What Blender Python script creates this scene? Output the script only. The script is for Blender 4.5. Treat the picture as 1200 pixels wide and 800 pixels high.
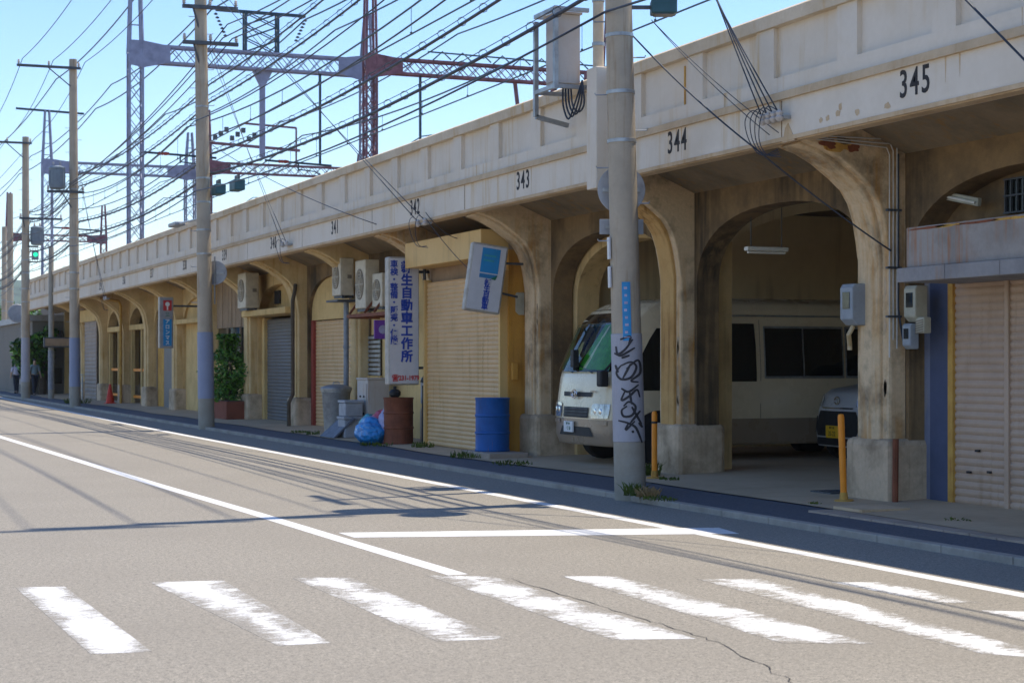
import bpy, bmesh, math, random
from mathutils import Vector, Matrix, noise
R = math.radians
random.seed(11)
for o in list(bpy.data.objects):
    bpy.data.objects.remove(o)
sc = bpy.context.scene
COL = sc.collection

# ------------------------------------------------------------------ camera, sky, sun, exposure
TH = R(22.16); CT, ST = math.cos(TH), math.sin(TH)
F, EYE, HY = 2050.0, 1.7, 424.0
cd = bpy.data.cameras.new('camera'); cam = bpy.data.objects.new('camera', cd); COL.objects.link(cam)
cam.location = (0, 0, EYE); cam.rotation_euler = (R(90), 0, -TH)
cd.sensor_width = 36; cd.lens = 61.5; cd.shift_y = 0.02; cd.clip_end = 9000; cd.clip_start = .1
cd.dof.use_dof = True; cd.dof.focus_distance = 22; cd.dof.aperture_fstop = 4.5
sc.camera = cam
SUN_EL, SUN_AZ = R(72.3), R(12)          # azimuth measured from +X towards +Y
sd = Vector((math.cos(SUN_EL)*math.cos(SUN_AZ), math.cos(SUN_EL)*math.sin(SUN_AZ), math.sin(SUN_EL)))
w = bpy.data.worlds.new('World'); sc.world = w; w.use_nodes = True
nt = w.node_tree; bg = nt.nodes['Background']
sky = nt.nodes.new('ShaderNodeTexSky'); sky.sky_type = 'NISHITA'; sky.sun_disc = False
sky.sun_elevation = SUN_EL; sky.sun_rotation = R(90) - SUN_AZ
sky.air_density = 1.0; sky.dust_density = .15; sky.ozone_density = 2.6
hs = nt.nodes.new('ShaderNodeHueSaturation'); hs.inputs['Saturation'].default_value = 1.18; hs.inputs['Hue'].default_value = .507; nt.links.new(sky.outputs[0], hs.inputs['Color'])
nt.links.new(hs.outputs[0], bg.inputs[0]); bg.inputs[1].default_value = .148
sl = bpy.data.lights.new('sun', 'SUN'); sun = bpy.data.objects.new('sun', sl); COL.objects.link(sun)
sl.energy = 3.75; sl.angle = R(.53); sl.color = (1, .91, .76)
sun.rotation_euler = (-sd).to_track_quat('-Z', 'Y').to_euler(); sun.location = (30, 10, 60)
sc.view_settings.view_transform = 'Standard'; sc.view_settings.look = 'None'
sc.view_settings.gamma = 1; sc.view_settings.exposure = .70
sc.cycles.max_bounces = 8; sc.cycles.diffuse_bounces = 6

# ------------------------------------------------------------------ planning helpers (photo -> real planes)
def Yat(px, X): return X / math.tan(TH + math.atan((px - 600) / F))
def Zat(py, X, Y): return EYE - (py - HY) * (Y*CT + X*ST) / F
def gnd(px, py, Z=0.0):
    z = F * (EYE - Z) / (py - HY); xc = (px - 600) / F * z
    return (xc*CT + z*ST, z*CT - xc*ST)

# ------------------------------------------------------------------ materials
def nd(nt, t, **kw):
    n = nt.nodes.new(t)
    for k, v in kw.items(): setattr(n, k, v)
    return n
def newmat(name):
    m = bpy.data.materials.new(name); m.use_nodes = True
    return m, m.node_tree, m.node_tree.nodes['Principled BSDF']
def ramp(nt, src, a, b):
    r = nd(nt, 'ShaderNodeMapRange'); r.clamp = True
    r.inputs[1].default_value = a; r.inputs[2].default_value = b
    nt.links.new(src, r.inputs[0]); return r.outputs[0]
def mixc(nt, fac, c1, c2):
    n = nd(nt, 'ShaderNodeMix', data_type='RGBA')
    for i, c in ((6, c1), (7, c2)):
        if isinstance(c, tuple): n.inputs[i].default_value = (*c[:3], 1)
        else: nt.links.new(c, n.inputs[i])
    if isinstance(fac, (int, float)): n.inputs[0].default_value = fac
    else: nt.links.new(fac, n.inputs[0])
    return n.outputs[2]
def math_(nt, op, a, b):
    n = nd(nt, 'ShaderNodeMath', operation=op)
    for i, c in ((0, a), (1, b)):
        if isinstance(c, (int, float)): n.inputs[i].default_value = c
        else: nt.links.new(c, n.inputs[i])
    return n.outputs[0]
def coords(nt, scale=(1, 1, 1), kind='pos'):
    if kind == 'pos': src = nd(nt, 'ShaderNodeNewGeometry').outputs['Position']
    else: src = nd(nt, 'ShaderNodeTexCoord').outputs['Object']
    mp = nd(nt, 'ShaderNodeMapping'); mp.inputs['Scale'].default_value = scale
    nt.links.new(src, mp.inputs[0]); return mp.outputs[0]
def nz(nt, vec, scale, detail=6, rough=.6):
    n = nd(nt, 'ShaderNodeTexNoise'); n.inputs['Scale'].default_value = scale
    n.inputs['Detail'].default_value = detail; n.inputs['Roughness'].default_value = rough
    nt.links.new(vec, n.inputs['Vector']); return n.outputs[0]
def bump(nt, b, h, s, d=.02):
    n = nd(nt, 'ShaderNodeBump'); n.inputs['Strength'].default_value = s; n.inputs['Distance'].default_value = d
    nt.links.new(h, n.inputs['Height']); nt.links.new(n.outputs[0], b.inputs['Normal'])
def weathered(name, base, dark, stain=None, sc_=1.0, streak=(.52, .72), patch=(.42, .68), rough=.88, bmp=.35, grime=.45, kind='pos'):
    def warm(c):
        if not c or c[0]-c[2] < .1: return c
        a = (c[0]+c[1]+c[2])/3; return tuple(max(.005, a + (x-a)*1.12)*f for x, f in zip(c, (1.04, .985, .95)))
    base, dark, stain = warm(base), warm(dark), warm(stain)
    m, nt, b = newmat(name)
    v = coords(nt, kind=kind)
    big = ramp(nt, nz(nt, v, 1.1*sc_, 9, .65), *patch)
    fine = ramp(nt, nz(nt, v, 14*sc_, 6, .7), .35, .7)
    c = mixc(nt, math_(nt, 'MULTIPLY', big, grime), base, dark)
    c = mixc(nt, math_(nt, 'MULTIPLY', fine, .22), c, dark)
    if stain:
        sv = coords(nt, (5*sc_, 5*sc_, .35*sc_), kind)
        st = ramp(nt, nz(nt, sv, 1.6, 5, .6), *streak)
        pm = ramp(nt, nz(nt, v, .55*sc_, 4, .5), .38, .62)
        c = mixc(nt, math_(nt, 'MULTIPLY', math_(nt, 'MULTIPLY', st, pm), .85), c, stain)
    nt.links.new(c, b.inputs['Base Color']); b.inputs['Roughness'].default_value = rough
    b.inputs['Specular IOR Level'].default_value = .25
    h = nz(nt, v, 9*sc_, 10, .7); bump(nt, b, h, bmp)
    return m
def plain(name, col, rough=.6, metal=0.0, var=.18, scale=6, spec=.4, kind='obj', coat=0):
    m, nt, b = newmat(name)
    v = coords(nt, kind=kind)
    f = ramp(nt, nz(nt, v, scale, 6, .65), .35, .7)
    d = tuple(x*(1-var*2) for x in col)
    nt.links.new(mixc(nt, f, col, d), b.inputs['Base Color'])
    r = nd(nt, 'ShaderNodeMapRange'); r.inputs[3].default_value = max(.02, rough-.08); r.inputs[4].default_value = min(1, rough+.1)
    nt.links.new(f, r.inputs[0]); nt.links.new(r.outputs[0], b.inputs['Roughness'])
    b.inputs['Metallic'].default_value = metal; b.inputs['Specular IOR Level'].default_value = spec
    b.inputs['Coat Weight'].default_value = coat
    return m
M = {}
def asphalt_nodes(nt, lo, hi, blot):
    v = coords(nt)
    g = nz(nt, v, 70, 3, .8); g2 = nz(nt, v, 38, 4, .7); L = nz(nt, v, .5, 6, .6)
    lane = nz(nt, coords(nt, (1.1, .05, 1)), 1.0, 4, .55)
    g3 = nz(nt, v, 21, 3, .75)
    sp = math_(nt, 'ADD', math_(nt, 'MULTIPLY', g, .68), math_(nt, 'MULTIPLY', g3, .32))
    c = mixc(nt, ramp(nt, sp, .37, .64), lo, hi)
    c = mixc(nt, math_(nt, 'MULTIPLY', ramp(nt, g2, .52, .68), .7), c, tuple(x*.55 for x in lo))
    c = mixc(nt, math_(nt, 'MULTIPLY', ramp(nt, L, .4, .7), .42), c, blot)
    return c, g
def asphalt(name, lo, hi, blot):
    m, nt, b = newmat(name)
    c, g = asphalt_nodes(nt, lo, hi, blot)
    nt.links.new(c, b.inputs['Base Color']); b.inputs['Roughness'].default_value = .82
    b.inputs['Specular IOR Level'].default_value = .3
    bump(nt, b, g, .35, .006); return m
ROAD = ((.122, .111, .093), (.41, .37, .302), (.20, .179, .146))
M['road'] = asphalt('road_asphalt', *ROAD)
M['walk'] = asphalt('walk_asphalt', (.06, .064, .075), (.135, .142, .16), (.07, .076, .09))
def paint_mat(name, wear, edge=.06):
    m, nt, b = newmat(name)
    c, g = asphalt_nodes(nt, *ROAD)
    v = coords(nt)
    a = nz(nt, coords(nt, (1.1, 2.2, 1)), 8, 9, .8); p = nz(nt, v, 1.3, 5, .6); f = nz(nt, v, 60, 3, .7)
    s = math_(nt, 'ADD', math_(nt, 'MULTIPLY', a, .5), math_(nt, 'ADD', math_(nt, 'MULTIPLY', p, .35), math_(nt, 'MULTIPLY', f, .15)))
    at = nd(nt, 'ShaderNodeAttribute'); at.attribute_name = 'core'
    s = math_(nt, 'ADD', s, math_(nt, 'MULTIPLY', at.outputs['Fac'], edge))
    k = ramp(nt, s, wear, wear + .06)
    dirt = ramp(nt, nz(nt, v, 7, 6, .7), .4, .75)
    pc = mixc(nt, math_(nt, 'MULTIPLY', dirt, .35), (.66, .655, .64), (.46, .44, .40))
    nt.links.new(mixc(nt, k, c, pc), b.inputs['Base Color']); b.inputs['Roughness'].default_value = .7
    bump(nt, b, g, .35, .006); return m
M['paint'] = paint_mat('road_paint', .40)
M['worn'] = paint_mat('road_paint_worn', .51, .09)
M['fascia'] = weathered('fascia_paint', (.67, .63, .55), (.55, .50, .41), (.52, .40, .22), 1.0, (.52, .72), grime=.55, bmp=.2)
M['coping'] = weathered('coping_concrete', (.62, .56, .45), (.38, .30, .19), (.46, .29, .11), 1.2)
M['ledge'] = weathered('ledge_concrete', (.56, .45, .31), (.38, .29, .19), (.40, .27, .14), 1.6, grime=.7)
M['pier'] = weathered('pier_concrete', (.66, .53, .355), (.17, .125, .08), (.46, .24, .07), 1.3, (.48, .64), patch=(.47, .62), grime=.8, bmp=.6)
M['pierpale'] = weathered('pale_pier_paint', (.66, .52, .30), (.40, .29, .14), (.42, .25, .08), 1.2, grime=.65)
M['ochre'] = weathered('ochre_stained_concrete', (.52, .35, .16), (.34, .19, .07), (.16, .08, .03), 1.4, (.48, .66), grime=.7, bmp=.5)
M['plinth'] = weathered('plinth_concrete', (.60, .49, .355), (.20, .155, .10), (.18, .13, .075), 1.5, grime=.9, bmp=.7)
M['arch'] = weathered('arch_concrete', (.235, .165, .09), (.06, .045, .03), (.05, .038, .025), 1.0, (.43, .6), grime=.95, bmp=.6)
M['archpale'] = weathered('pale_arch_paint', (.62, .47, .25), (.36, .26, .13), (.24, .17, .08), 1.1, grime=.7)
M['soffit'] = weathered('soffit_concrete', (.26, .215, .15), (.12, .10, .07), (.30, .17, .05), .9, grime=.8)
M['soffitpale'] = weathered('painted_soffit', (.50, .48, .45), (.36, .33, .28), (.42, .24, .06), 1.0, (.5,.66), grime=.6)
M['inner'] = weathered('inner_wall_paint', (.76, .66, .45), (.60, .51, .33), (.36, .28, .17), .7, grime=.6, bmp=.15)
M['floor'] = weathered('concrete_floor', (.47, .385, .27), (.32, .255, .17), None, .8, grime=.6, bmp=.3)
M['slab'] = weathered('paving_slab', (.38, .32, .26), (.22, .18, .14), None, 1.5, grime=.8)
M['kerb'] = weathered('kerb_stone', (.38, .34, .285), (.23, .205, .17), None, 2.0, grime=.8)
M['pole'] = weathered('pole_concrete', (.43, .38, .30), (.30, .26, .20), (.27, .19, .11), 1.8, grime=.55, bmp=.25)
M['polebase'] = weathered('pole_base_concrete', (.36, .33, .27), (.25, .22, .17), None, 2.5, grime=.6)
M['wrap'] = weathered('pole_wrap', (.40, .395, .43), (.31, .305, .335), (.33, .30, .30), 2.5, grime=.5, bmp=.5, rough=.6)
M['wrapblue'] = weathered('pole_wrap_blue', (.27, .30, .40), (.22, .25, .34), None, 2.5, grime=.5, rough=.6)
M['steel'] = plain('galvanised_steel', (.42, .43, .43), .45, .6)
M['steeldk'] = plain('dark_steel', (.10, .11, .12), .55, .3)
M['gantry'] = plain('gantry_grey_paint', (.29, .31, .42), .55, .1, .15, 3)
M['gantrered'] = plain('gantry_red_oxide', (.24, .11, .13), .65, .1, .25, 3)
M['wire'] = plain('wire_sheath', (.025, .034, .055), .5, 0, .1)
M['cat'] = plain('catenary_copper', (.04, .075, .10), .5, .2, .1)
M['porcelain'] = plain('porcelain', (.55, .5, .46), .25, 0, .15)
M['signback'] = plain('sign_back', (.36, .36, .37), .5, .3, .12)
M['signwhite'] = plain('sign_face', (.62, .60, .60), .35, 0, .07, 3)
M['signframe'] = plain('sign_frame', (.50, .45, .38), .5, .1)
M['blue'] = plain('blue_letter', (.02, .06, .36), .5, 0, .05)
M['red'] = plain('red_letter', (.55, .04, .04), .5, 0, .05)
M['skyblue'] = plain('sky_blue_panel', (.02, .26, .55), .45, 0, .08)
M['signblue'] = plain('blue_panel', (.03, .20, .42), .45, 0, .1)
M['white'] = plain('white_letter', (.75, .75, .72), .5, 0, .05)
M['black'] = plain('black_paint', (.02, .02, .022), .6, 0, .05)
M['spray'] = plain('spray_paint', (.05, .047, .052), .7, 0, .3, 30)
M['numpaint'] = weathered('number_paint', (.035, .034, .036), (.07, .065, .06), None, 4)
M['shutter'] = weathered('cream_shutter', (.62, .45, .26), (.48, .34, .18), (.36, .23, .09), 1.5, grime=.5, rough=.5, bmp=.05)
M['shutterpink'] = weathered('pink_grey_shutter', (.47, .365, .28), (.34, .255, .19), (.34, .25, .17), 1.5, grime=.45, rough=.5, bmp=.05)
M['shuttergrey'] = weathered('grey_shutter', (.17, .165, .16), (.12, .115, .11), (.2, .15, .1), 1.5, grime=.5, rough=.5, bmp=.05)
M['shutterbox'] = weathered('cream_shutter_box', (.64, .45, .20), (.50, .34, .14), (.4, .27, .12), 1.2, grime=.4, rough=.55, bmp=.08)
M['canopy'] = weathered('rusty_grey_canopy', (.35, .315, .285), (.20, .175, .155), (.34, .15, .06), 1.9, (.46, .64), grime=.75, rough=.7)
M['canopyb'] = weathered('grey_blue_canopy', (.30, .285, .28), (.16, .15, .15), (.30, .22, .17), 1.7, grime=.6)
M['bluewall'] = weathered('blue_grey_wall', (.20, .215, .28), (.11, .125, .19), (.34, .30, .25), 2.2, (.46, .62), grime=.7)
M['navy'] = weathered('navy_paint', (.09, .105, .17), (.06, .07, .11), None, 2, grime=.6)
M['orange'] = weathered('orange_board', (.52, .29, .08), (.38, .20, .06), (.25, .12, .04), 1.8, grime=.6)
M['rustframe'] = weathered('rusty_yellow_frame', (.55, .36, .12), (.36, .19, .06), (.3, .12, .04), 3, grime=.7)
M['redpost'] = plain('red_post_paint', (.36, .06, .04), .6, 0, .2)
M['post'] = plain('orange_post', (.90, .29, .015), .5, 0, .08)
M['drumblue'] = weathered('drum_blue', (.018, .11, .36), (.012, .07, .22), (.16, .10, .06), 3.5, (.58, .72), grime=.7, kind='obj', rough=.5, bmp=.12)
M['drumrust'] = weathered('drum_rust', (.22, .085, .05), (.13, .05, .03), (.08, .035, .02), 4, grime=.8, kind='obj', rough=.7)
M['accream'] = plain('aged_cream_plastic', (.60, .52, .38), .5, 0, .12)
M['acdark'] = plain('grille_dark', (.24, .20, .15), .6, 0, .1)
M['metergrey'] = plain('meter_grey', (.30, .33, .36), .5, 0, .1)
M['metercream'] = plain('meter_cream', (.44, .42, .32), .5, 0, .12)
M['pipe'] = plain('grey_pipe', (.25, .27, .30), .5, .1)
M['pipecream'] = plain('cream_pipe', (.56, .43, .24), .5, 0, .12)
M['cabinet'] = weathered('cabinet_metal', (.50, .46, .42), (.40, .35, .30), (.36, .2, .1), 2, grime=.5, rough=.5, bmp=.1)
M['binmetal'] = plain('bin_zinc', (.38, .38, .37), .45, .4, .2)
M['greybox'] = plain('grey_box', (.36, .37, .40), .5, 0, .12)
M['slate'] = plain('slate_panel', (.12, .13, .16), .5, 0, .15)
M['bagblue'] = plain('blue_bag', (.03, .26, .62), .3, 0, .2, 9)
M['bagteal'] = plain('teal_bag', (.05, .38, .45), .3, 0, .2, 9)
M['bagred'] = plain('red_bag', (.6, .1, .14), .35, 0, .2, 9)
M['bagpurple'] = plain('mauve_bag', (.45, .42, .6), .35, 0, .2, 9)
M['purple'] = plain('purple_notice', (.20, .06, .38), .5, 0, .15, 20)
M['wood'] = weathered('weathered_board', (.34, .26, .18), (.2, .15, .1), (.16, .12, .08), 2.0, grime=.6)
M['whitetube'] = plain('white_conduit', (.62, .60, .55), .5, 0, .1)
M['cream'] = weathered('cream_wall', (.66, .50, .25), (.46, .33, .15), (.34, .22, .09), 1.4, grime=.65)
M['brick'] = weathered('grey_brick', (.40, .35, .30), (.30, .26, .22), (.2, .17, .14), 2.2, grime=.6)
M['dark'] = plain('dark_interior', (.035, .032, .03), .8, 0, .1)  # near-black colour standing in for unlit depth behind openings
M['glassdk'] = plain('dark_glass', (.012, .014, .014), .06, 0, .05, spec=.6)
M['screen'] = plain('tinted_windscreen', (.012, .035, .018), .03, 0, .05, spec=.7, coat=1)
M['curtain'] = plain('green_curtain', (.09, .38, .025), .8, 0, .25, 8)
M['busbody'] = plain('bus_cream', (.76, .63, .42), .28, 0, .03, 2, .5, coat=.4)
M['buslow'] = plain('bus_fawn', (.33, .245, .165), .3, 0, .04, 2, .5, coat=.4)
M['carbody'] = plain('car_silver', (.50, .50, .50), .35, 0, .03, 2, .5, coat=.6)
M['tyre'] = plain('tyre_rubber', (.018, .018, .018), .85, 0, .1)
M['chrome'] = plain('chrome', (.62, .62, .62), .18, 1, .03)
M['lamp'] = plain('lamp_lens', (.55, .57, .58), .08, .35, .25, 18, coat=1)
M['plateyel'] = plain('yellow_plate', (.80, .47, .02), .5, 0, .04)
M['platewht'] = plain('white_plate', (.74, .74, .72), .5, 0, .04)
M['plategreen'] = plain('plate_green_ink', (.02, .16, .09), .5, 0, .04)
M['boxteal'] = plain('teal_box', (.03, .10, .12), .5, 0, .12)
M['tube'] = plain('lamp_tube', (.72, .70, .62), .4, 0, .04)
M['leaf'] = plain('leaf', (.12, .30, .025), .5, 0, .3, 3)
M['leafdk'] = plain('leaf_dark', (.045, .12, .02), .55, 0, .3, 3)
M['grass'] = plain('grass_blade', (.12, .17, .025), .6, 0, .3, 3)
M['straw'] = plain('straw', (.40, .27, .12), .8, 0, .2, 3)
M['bark'] = plain('bark', (.12, .09, .06), .9, 0, .2)
M['planter'] = weathered('planter_red', (.24, .09, .06), (.15, .06, .04), None, 3, grime=.6)
M['cone'] = plain('cone_red', (.75, .05, .02), .5, 0, .1)
M['skin'] = plain('skin', (.50, .31, .21), .6, 0, .06)
M['shirtl'] = plain('lavender_shirt', (.55, .53, .62), .8, 0, .1)
M['shirtg'] = plain('grey_shirt', (.22, .30, .32), .8, 0, .1)
M['trouser'] = plain('dark_trousers', (.03, .035, .05), .85, 0, .1)
M['hair'] = plain('dark_hair', (.02, .016, .014), .6, 0, .1)
M['hill'] = plain('wooded_hill', (.06, .10, .05), .95, 0, .3, .02, kind='pos')
M['earth'] = plain('ground_earth', (.24, .21, .17), .95, 0, .2, .2, kind='pos')
M['far1'] = weathered('far_wall_grey', (.20, .18, .15), (.13, .12, .10), None, .3)
M['far2'] = weathered('far_wall_cream', (.17, .155, .13), (.11, .10, .085), None, .3)
M['signal'] = plain('signal_housing', (.20, .24, .27), .5, .1, .1)
def glow(name, col, s):
    m, nt, b = newmat(name); b.inputs['Base Color'].default_value = (*col, 1)
    b.inputs['Emission Color'].default_value = (*col, 1); b.inputs['Emission Strength'].default_value = s
    return m
def tinted(name, tint, ref=.12):
    m, nt, b = newmat(name); nt.nodes.remove(b); out = nt.nodes['Material Output']
    t = nd(nt, 'ShaderNodeBsdfTransparent'); t.inputs[0].default_value = (*tint, 1)
    g_ = nd(nt, 'ShaderNodeBsdfGlossy'); g_.inputs['Roughness'].default_value = .03
    fr = nd(nt, 'ShaderNodeFresnel'); fr.inputs[0].default_value = 1.5
    mx = nd(nt, 'ShaderNodeMixShader'); nt.links.new(fr.outputs[0], mx.inputs[0]); nt.links.new(t.outputs[0], mx.inputs[1]); nt.links.new(g_.outputs[0], mx.inputs[2])
    nt.links.new(mx.outputs[0], out.inputs[0]); return m
M['tint'] = tinted('tinted_glass', (.80, .96, .86))
M['green_on'] = glow('green_light', (.02, .8, .35), .8)

# ------------------------------------------------------------------ mesh builder
WL = {}
def vec(p): return Vector(p)
class MB:
    def __init__(s): s.v = []; s.f = []; s.mi = []; s.k = 0
    def add(s, vs, fs):
        n = len(s.v); s.v += [tuple(p) for p in vs]
        for f in fs: s.f.append([i + n for i in f]); s.mi.append(s.k)
        return s
    def box(s, x0, x1, y0, y1, z0, z1):
        if x0 > x1: x0, x1 = x1, x0
        if y0 > y1: y0, y1 = y1, y0
        if z0 > z1: z0, z1 = z1, z0
        return s.add([(x0,y0,z0),(x1,y0,z0),(x1,y1,z0),(x0,y1,z0),(x0,y0,z1),(x1,y0,z1),(x1,y1,z1),(x0,y1,z1)],
              [(0,3,2,1),(4,5,6,7),(0,1,5,4),(1,2,6,5),(2,3,7,6),(3,0,4,7)])
    def bar(s, p, q, a, b=None):
        b = b or a; p, q = vec(p), vec(q); d = (q-p).normalized()
        u = d.cross(Vector((0,0,1)));  u = u.normalized() if u.length > 1e-4 else Vector((1,0,0))
        t = u.cross(d).normalized(); r = []
        for c in (p, q):
            for i, j in ((-1,-1),(1,-1),(1,1),(-1,1)): r.append(c + u*(i*a/2) + t*(j*b/2))
        return s.add(r, [(3,2,1,0),(4,5,6,7),(0,1,5,4),(1,2,6,5),(2,3,7,6),(3,0,4,7)])
    def tube(s, pts, r, n=8, caps=True):
        pts = [vec(p) for p in pts]; rings = []; N = len(pts)
        rr = r if isinstance(r, (list, tuple)) else [r]*N
        u0 = None
        for i, p in enumerate(pts):
            d = (pts[min(i+1, N-1)] - pts[max(i-1, 0)]).normalized()
            if u0 is None:
                a = Vector((0,0,1)) if abs(d.z) < .9 else Vector((1,0,0)); u = d.cross(a).normalized()
            else: u = (u0 - d*u0.dot(d)).normalized()
            u0 = u; t = d.cross(u)
            rings.append([p + (u*math.cos(2*math.pi*k/n) + t*math.sin(2*math.pi*k/n))*rr[i] for k in range(n)])
        vs = [q for ring in rings for q in ring]; fs = []
        for i in range(N-1):
            for k in range(n): fs.append((i*n+k, i*n+(k+1)%n, (i+1)*n+(k+1)%n, (i+1)*n+k))
        if caps: fs.append(tuple(reversed(range(n)))); fs.append(tuple((N-1)*n+k for k in range(n)))
        return s.add(vs, fs)
    def lathe(s, prof, c=(0,0,0), n=24, axis='z'):
        vs = []; fs = []; c = vec(c)
        for (r, h) in prof:
            for k in range(n):
                a = 2*math.pi*k/n; x, y = r*math.cos(a), r*math.sin(a)
                p = {'z': (x, y, h), 'x': (h, x, y), 'y': (x, h, y)}[axis]
                vs.append(c + vec(p))
        for i in range(len(prof)-1):
            for k in range(n): fs.append((i*n+k, i*n+(k+1)%n, (i+1)*n+(k+1)%n, (i+1)*n+k))
        fs.append(tuple(reversed(range(n)))); fs.append(tuple((len(prof)-1)*n+k for k in range(n)))
        return s.add(vs, fs)
    def prism(s, poly, a0, a1, plane='xz'):
        n = len(poly)
        def P(p, a): return {'xz': (p[0], a, p[1]), 'yz': (a, p[0], p[1]), 'xy': (p[0], p[1], a)}[plane]
        vs = [P(p, a0) for p in poly] + [P(p, a1) for p in poly]
        fs = [tuple(range(n)), tuple(reversed(range(n, 2*n)))]
        for i in range(n): j = (i+1) % n; fs.append((i, i+n, j+n, j))
        return s.add(vs, fs)
    def ball(s, c, r, seg=10, rings=6):
        rx = r if isinstance(r, (tuple, list)) else (r, r, r); vs = []; fs = []
        for i in range(rings+1):
            a = math.pi*i/rings
            for k in range(seg):
                b = 2*math.pi*k/seg
                vs.append((c[0]+rx[0]*math.sin(a)*math.cos(b), c[1]+rx[1]*math.sin(a)*math.sin(b), c[2]+rx[2]*math.cos(a)))
        for i in range(rings):
            for k in range(seg): fs.append((i*seg+k, (i+1)*seg+k, (i+1)*seg+(k+1)%seg, i*seg+(k+1)%seg))
        return s.add(vs, fs)
    def build(s, name, mats, parent=None, smooth=False, bevel=0, local=False, merge=False, recalc=True):
        me = bpy.data.meshes.new(name)
        off = Vector() if (parent is None or local) else WL.get(parent.name, Vector())
        me.from_pydata([tuple(vec(p)-off) for p in s.v], [], s.f)
        mats = mats if isinstance(mats, (list, tuple)) else [mats]
        for m in mats: me.materials.append(M[m] if isinstance(m, str) else m)
        for p, i in zip(me.polygons, s.mi): p.material_index = i; p.use_smooth = bool(smooth)
        bm = bmesh.new(); bm.from_mesh(me)
        if merge: bmesh.ops.remove_doubles(bm, verts=bm.verts, dist=1e-5)
        if recalc: bmesh.ops.recalc_face_normals(bm, faces=bm.faces)
        if smooth == 'auto':
            for e in bm.edges:
                if len(e.link_faces) == 2 and e.calc_face_angle(0) > R(35): e.smooth = False
        bm.to_mesh(me); bm.free()
        o = bpy.data.objects.new(name, me); COL.objects.link(o)
        if parent is not None: o.parent = parent; WL[o.name] = WL.get(parent.name, Vector())
        if bevel:
            b = o.modifiers.new('bevel', 'BEVEL'); b.width = bevel; b.segments = 2; b.limit_method = 'ANGLE'; b.angle_limit = R(40)
            b.use_clamp_overlap = True
        return o
def smooth(pts, n=5):
    P = [vec(p) for p in pts]; P = [P[0]*2-P[1]] + P + [P[-1]*2-P[-2]]; out = []
    for i in range(1, len(P)-2):
        a, b, c, d = P[i-1:i+3]
        for k_ in range(n):
            t = k_/n; out.append(.5*((2*b) + (c-a)*t + (2*a-5*b+4*c-d)*t*t + (3*b-a-3*c+d)*t**3))
    return out + [P[-2]]
def tag(o, label=None, cat=None, group=None, kind=None):
    if label: o['label'] = label
    if cat: o['category'] = cat
    if group: o['group'] = group
    if kind: o['kind'] = kind
    return o
def thing(name, label, cat, loc=(0,0,0), group=None):
    o = bpy.data.objects.new(name, None); COL.objects.link(o); o.location = loc; o.empty_display_size = .2
    WL[o.name] = vec(loc); return tag(o, label, cat, group)
def copy_tree(o, parent=None):
    c = o.copy(); COL.objects.link(c)
    if parent is not None: c.parent = parent
    for ch in list(o.children): copy_tree(ch, c)
    return c
DG = None
def text(name, s, size, mat, parent, loc, face='-x', squeeze=1.0, extrude=.004, bold=0, spacing=1.0, line=1.0, tilt=0, local=False, align='CENTER'):
    cu = bpy.data.curves.new(name, 'FONT'); cu.body = s; cu.size = size; cu.extrude = extrude
    cu.align_x = align; cu.align_y = 'CENTER'; cu.offset = bold; cu.space_character = spacing; cu.space_line = line
    cu.resolution_u = 3
    t = bpy.data.objects.new('tmp_text', cu); COL.objects.link(t)
    bpy.context.view_layer.update()
    me = bpy.data.meshes.new_from_object(t.evaluated_get(bpy.context.evaluated_depsgraph_get()))
    bpy.data.objects.remove(t)
    ax = {'-x': (Vector((0,-1,0)), Vector((0,0,1)), Vector((-1,0,0))), '-y': (Vector((1,0,0)), Vector((0,0,1)), Vector((0,-1,0)))}[face]
    off = Vector() if (parent is None or local) else WL.get(parent.name, Vector())
    for v in me.vertices:
        v.co = vec(loc) - off + ax[0]*v.co.x*squeeze + ax[1]*v.co.y + ax[2]*v.co.z
    me.materials.clear(); me.materials.append(M[mat])
    o = bpy.data.objects.new(name, me); COL.objects.link(o); o.parent = parent
    if parent is not None: WL[o.name] = WL.get(parent.name, Vector())
    return o

# ------------------------------------------------------------------ ground, road, markings
def sheet(name, pts, z, mat):
    mb = MB(); mb.add([(x, y, z if not callable(z) else z(x, y)) for x, y in pts], [tuple(range(len(pts)))])
    return tag(mb.build(name, mat, recalc=False), kind='structure')
g = MB(); g.add([(-2600,-2600,-.06),(2600,-2600,-.06),(2600,2600,-.06),(-2600,2600,-.06)], [(0,1,2,3)])
tag(g.build('ground', 'earth', recalc=False), kind='structure')
KX = 9.42
sheet('road', [(-7,-40),(KX,-40),(KX,260),(-7,260)], 0, 'road')
tag(MB().box(-10,-7,-40,260,-.05,.1).build('far_pavement', 'slab'), kind='structure')
k = MB(); y = -30.0
while y < 150:
    L = 1.0 if y < 60 else 4.0
    k.box(KX, KX+.13, y+.004, y+L-.004, -.02, .07); y += L
tag(k.build('kerb', 'kerb', bevel=.012), kind='structure')
bx = []
yy = -30
while yy <= 150:
    bx.append((10.22 + .18*noise.noise(Vector((3.1, yy*.23, 0))) + .25*math.exp(-((yy-20)/3.5)**2), yy)); yy += .5
s = MB()
for a, b in zip(bx, bx[1:]):
    s.add([(KX+.13, a[1], .066), (a[0], a[1], .105), (b[0], b[1], .105), (KX+.13, b[1], .066)], [(0,1,2,3)])
tag(s.build('pavement', 'walk', recalc=False, merge=True), kind='structure')
s = MB()
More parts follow.
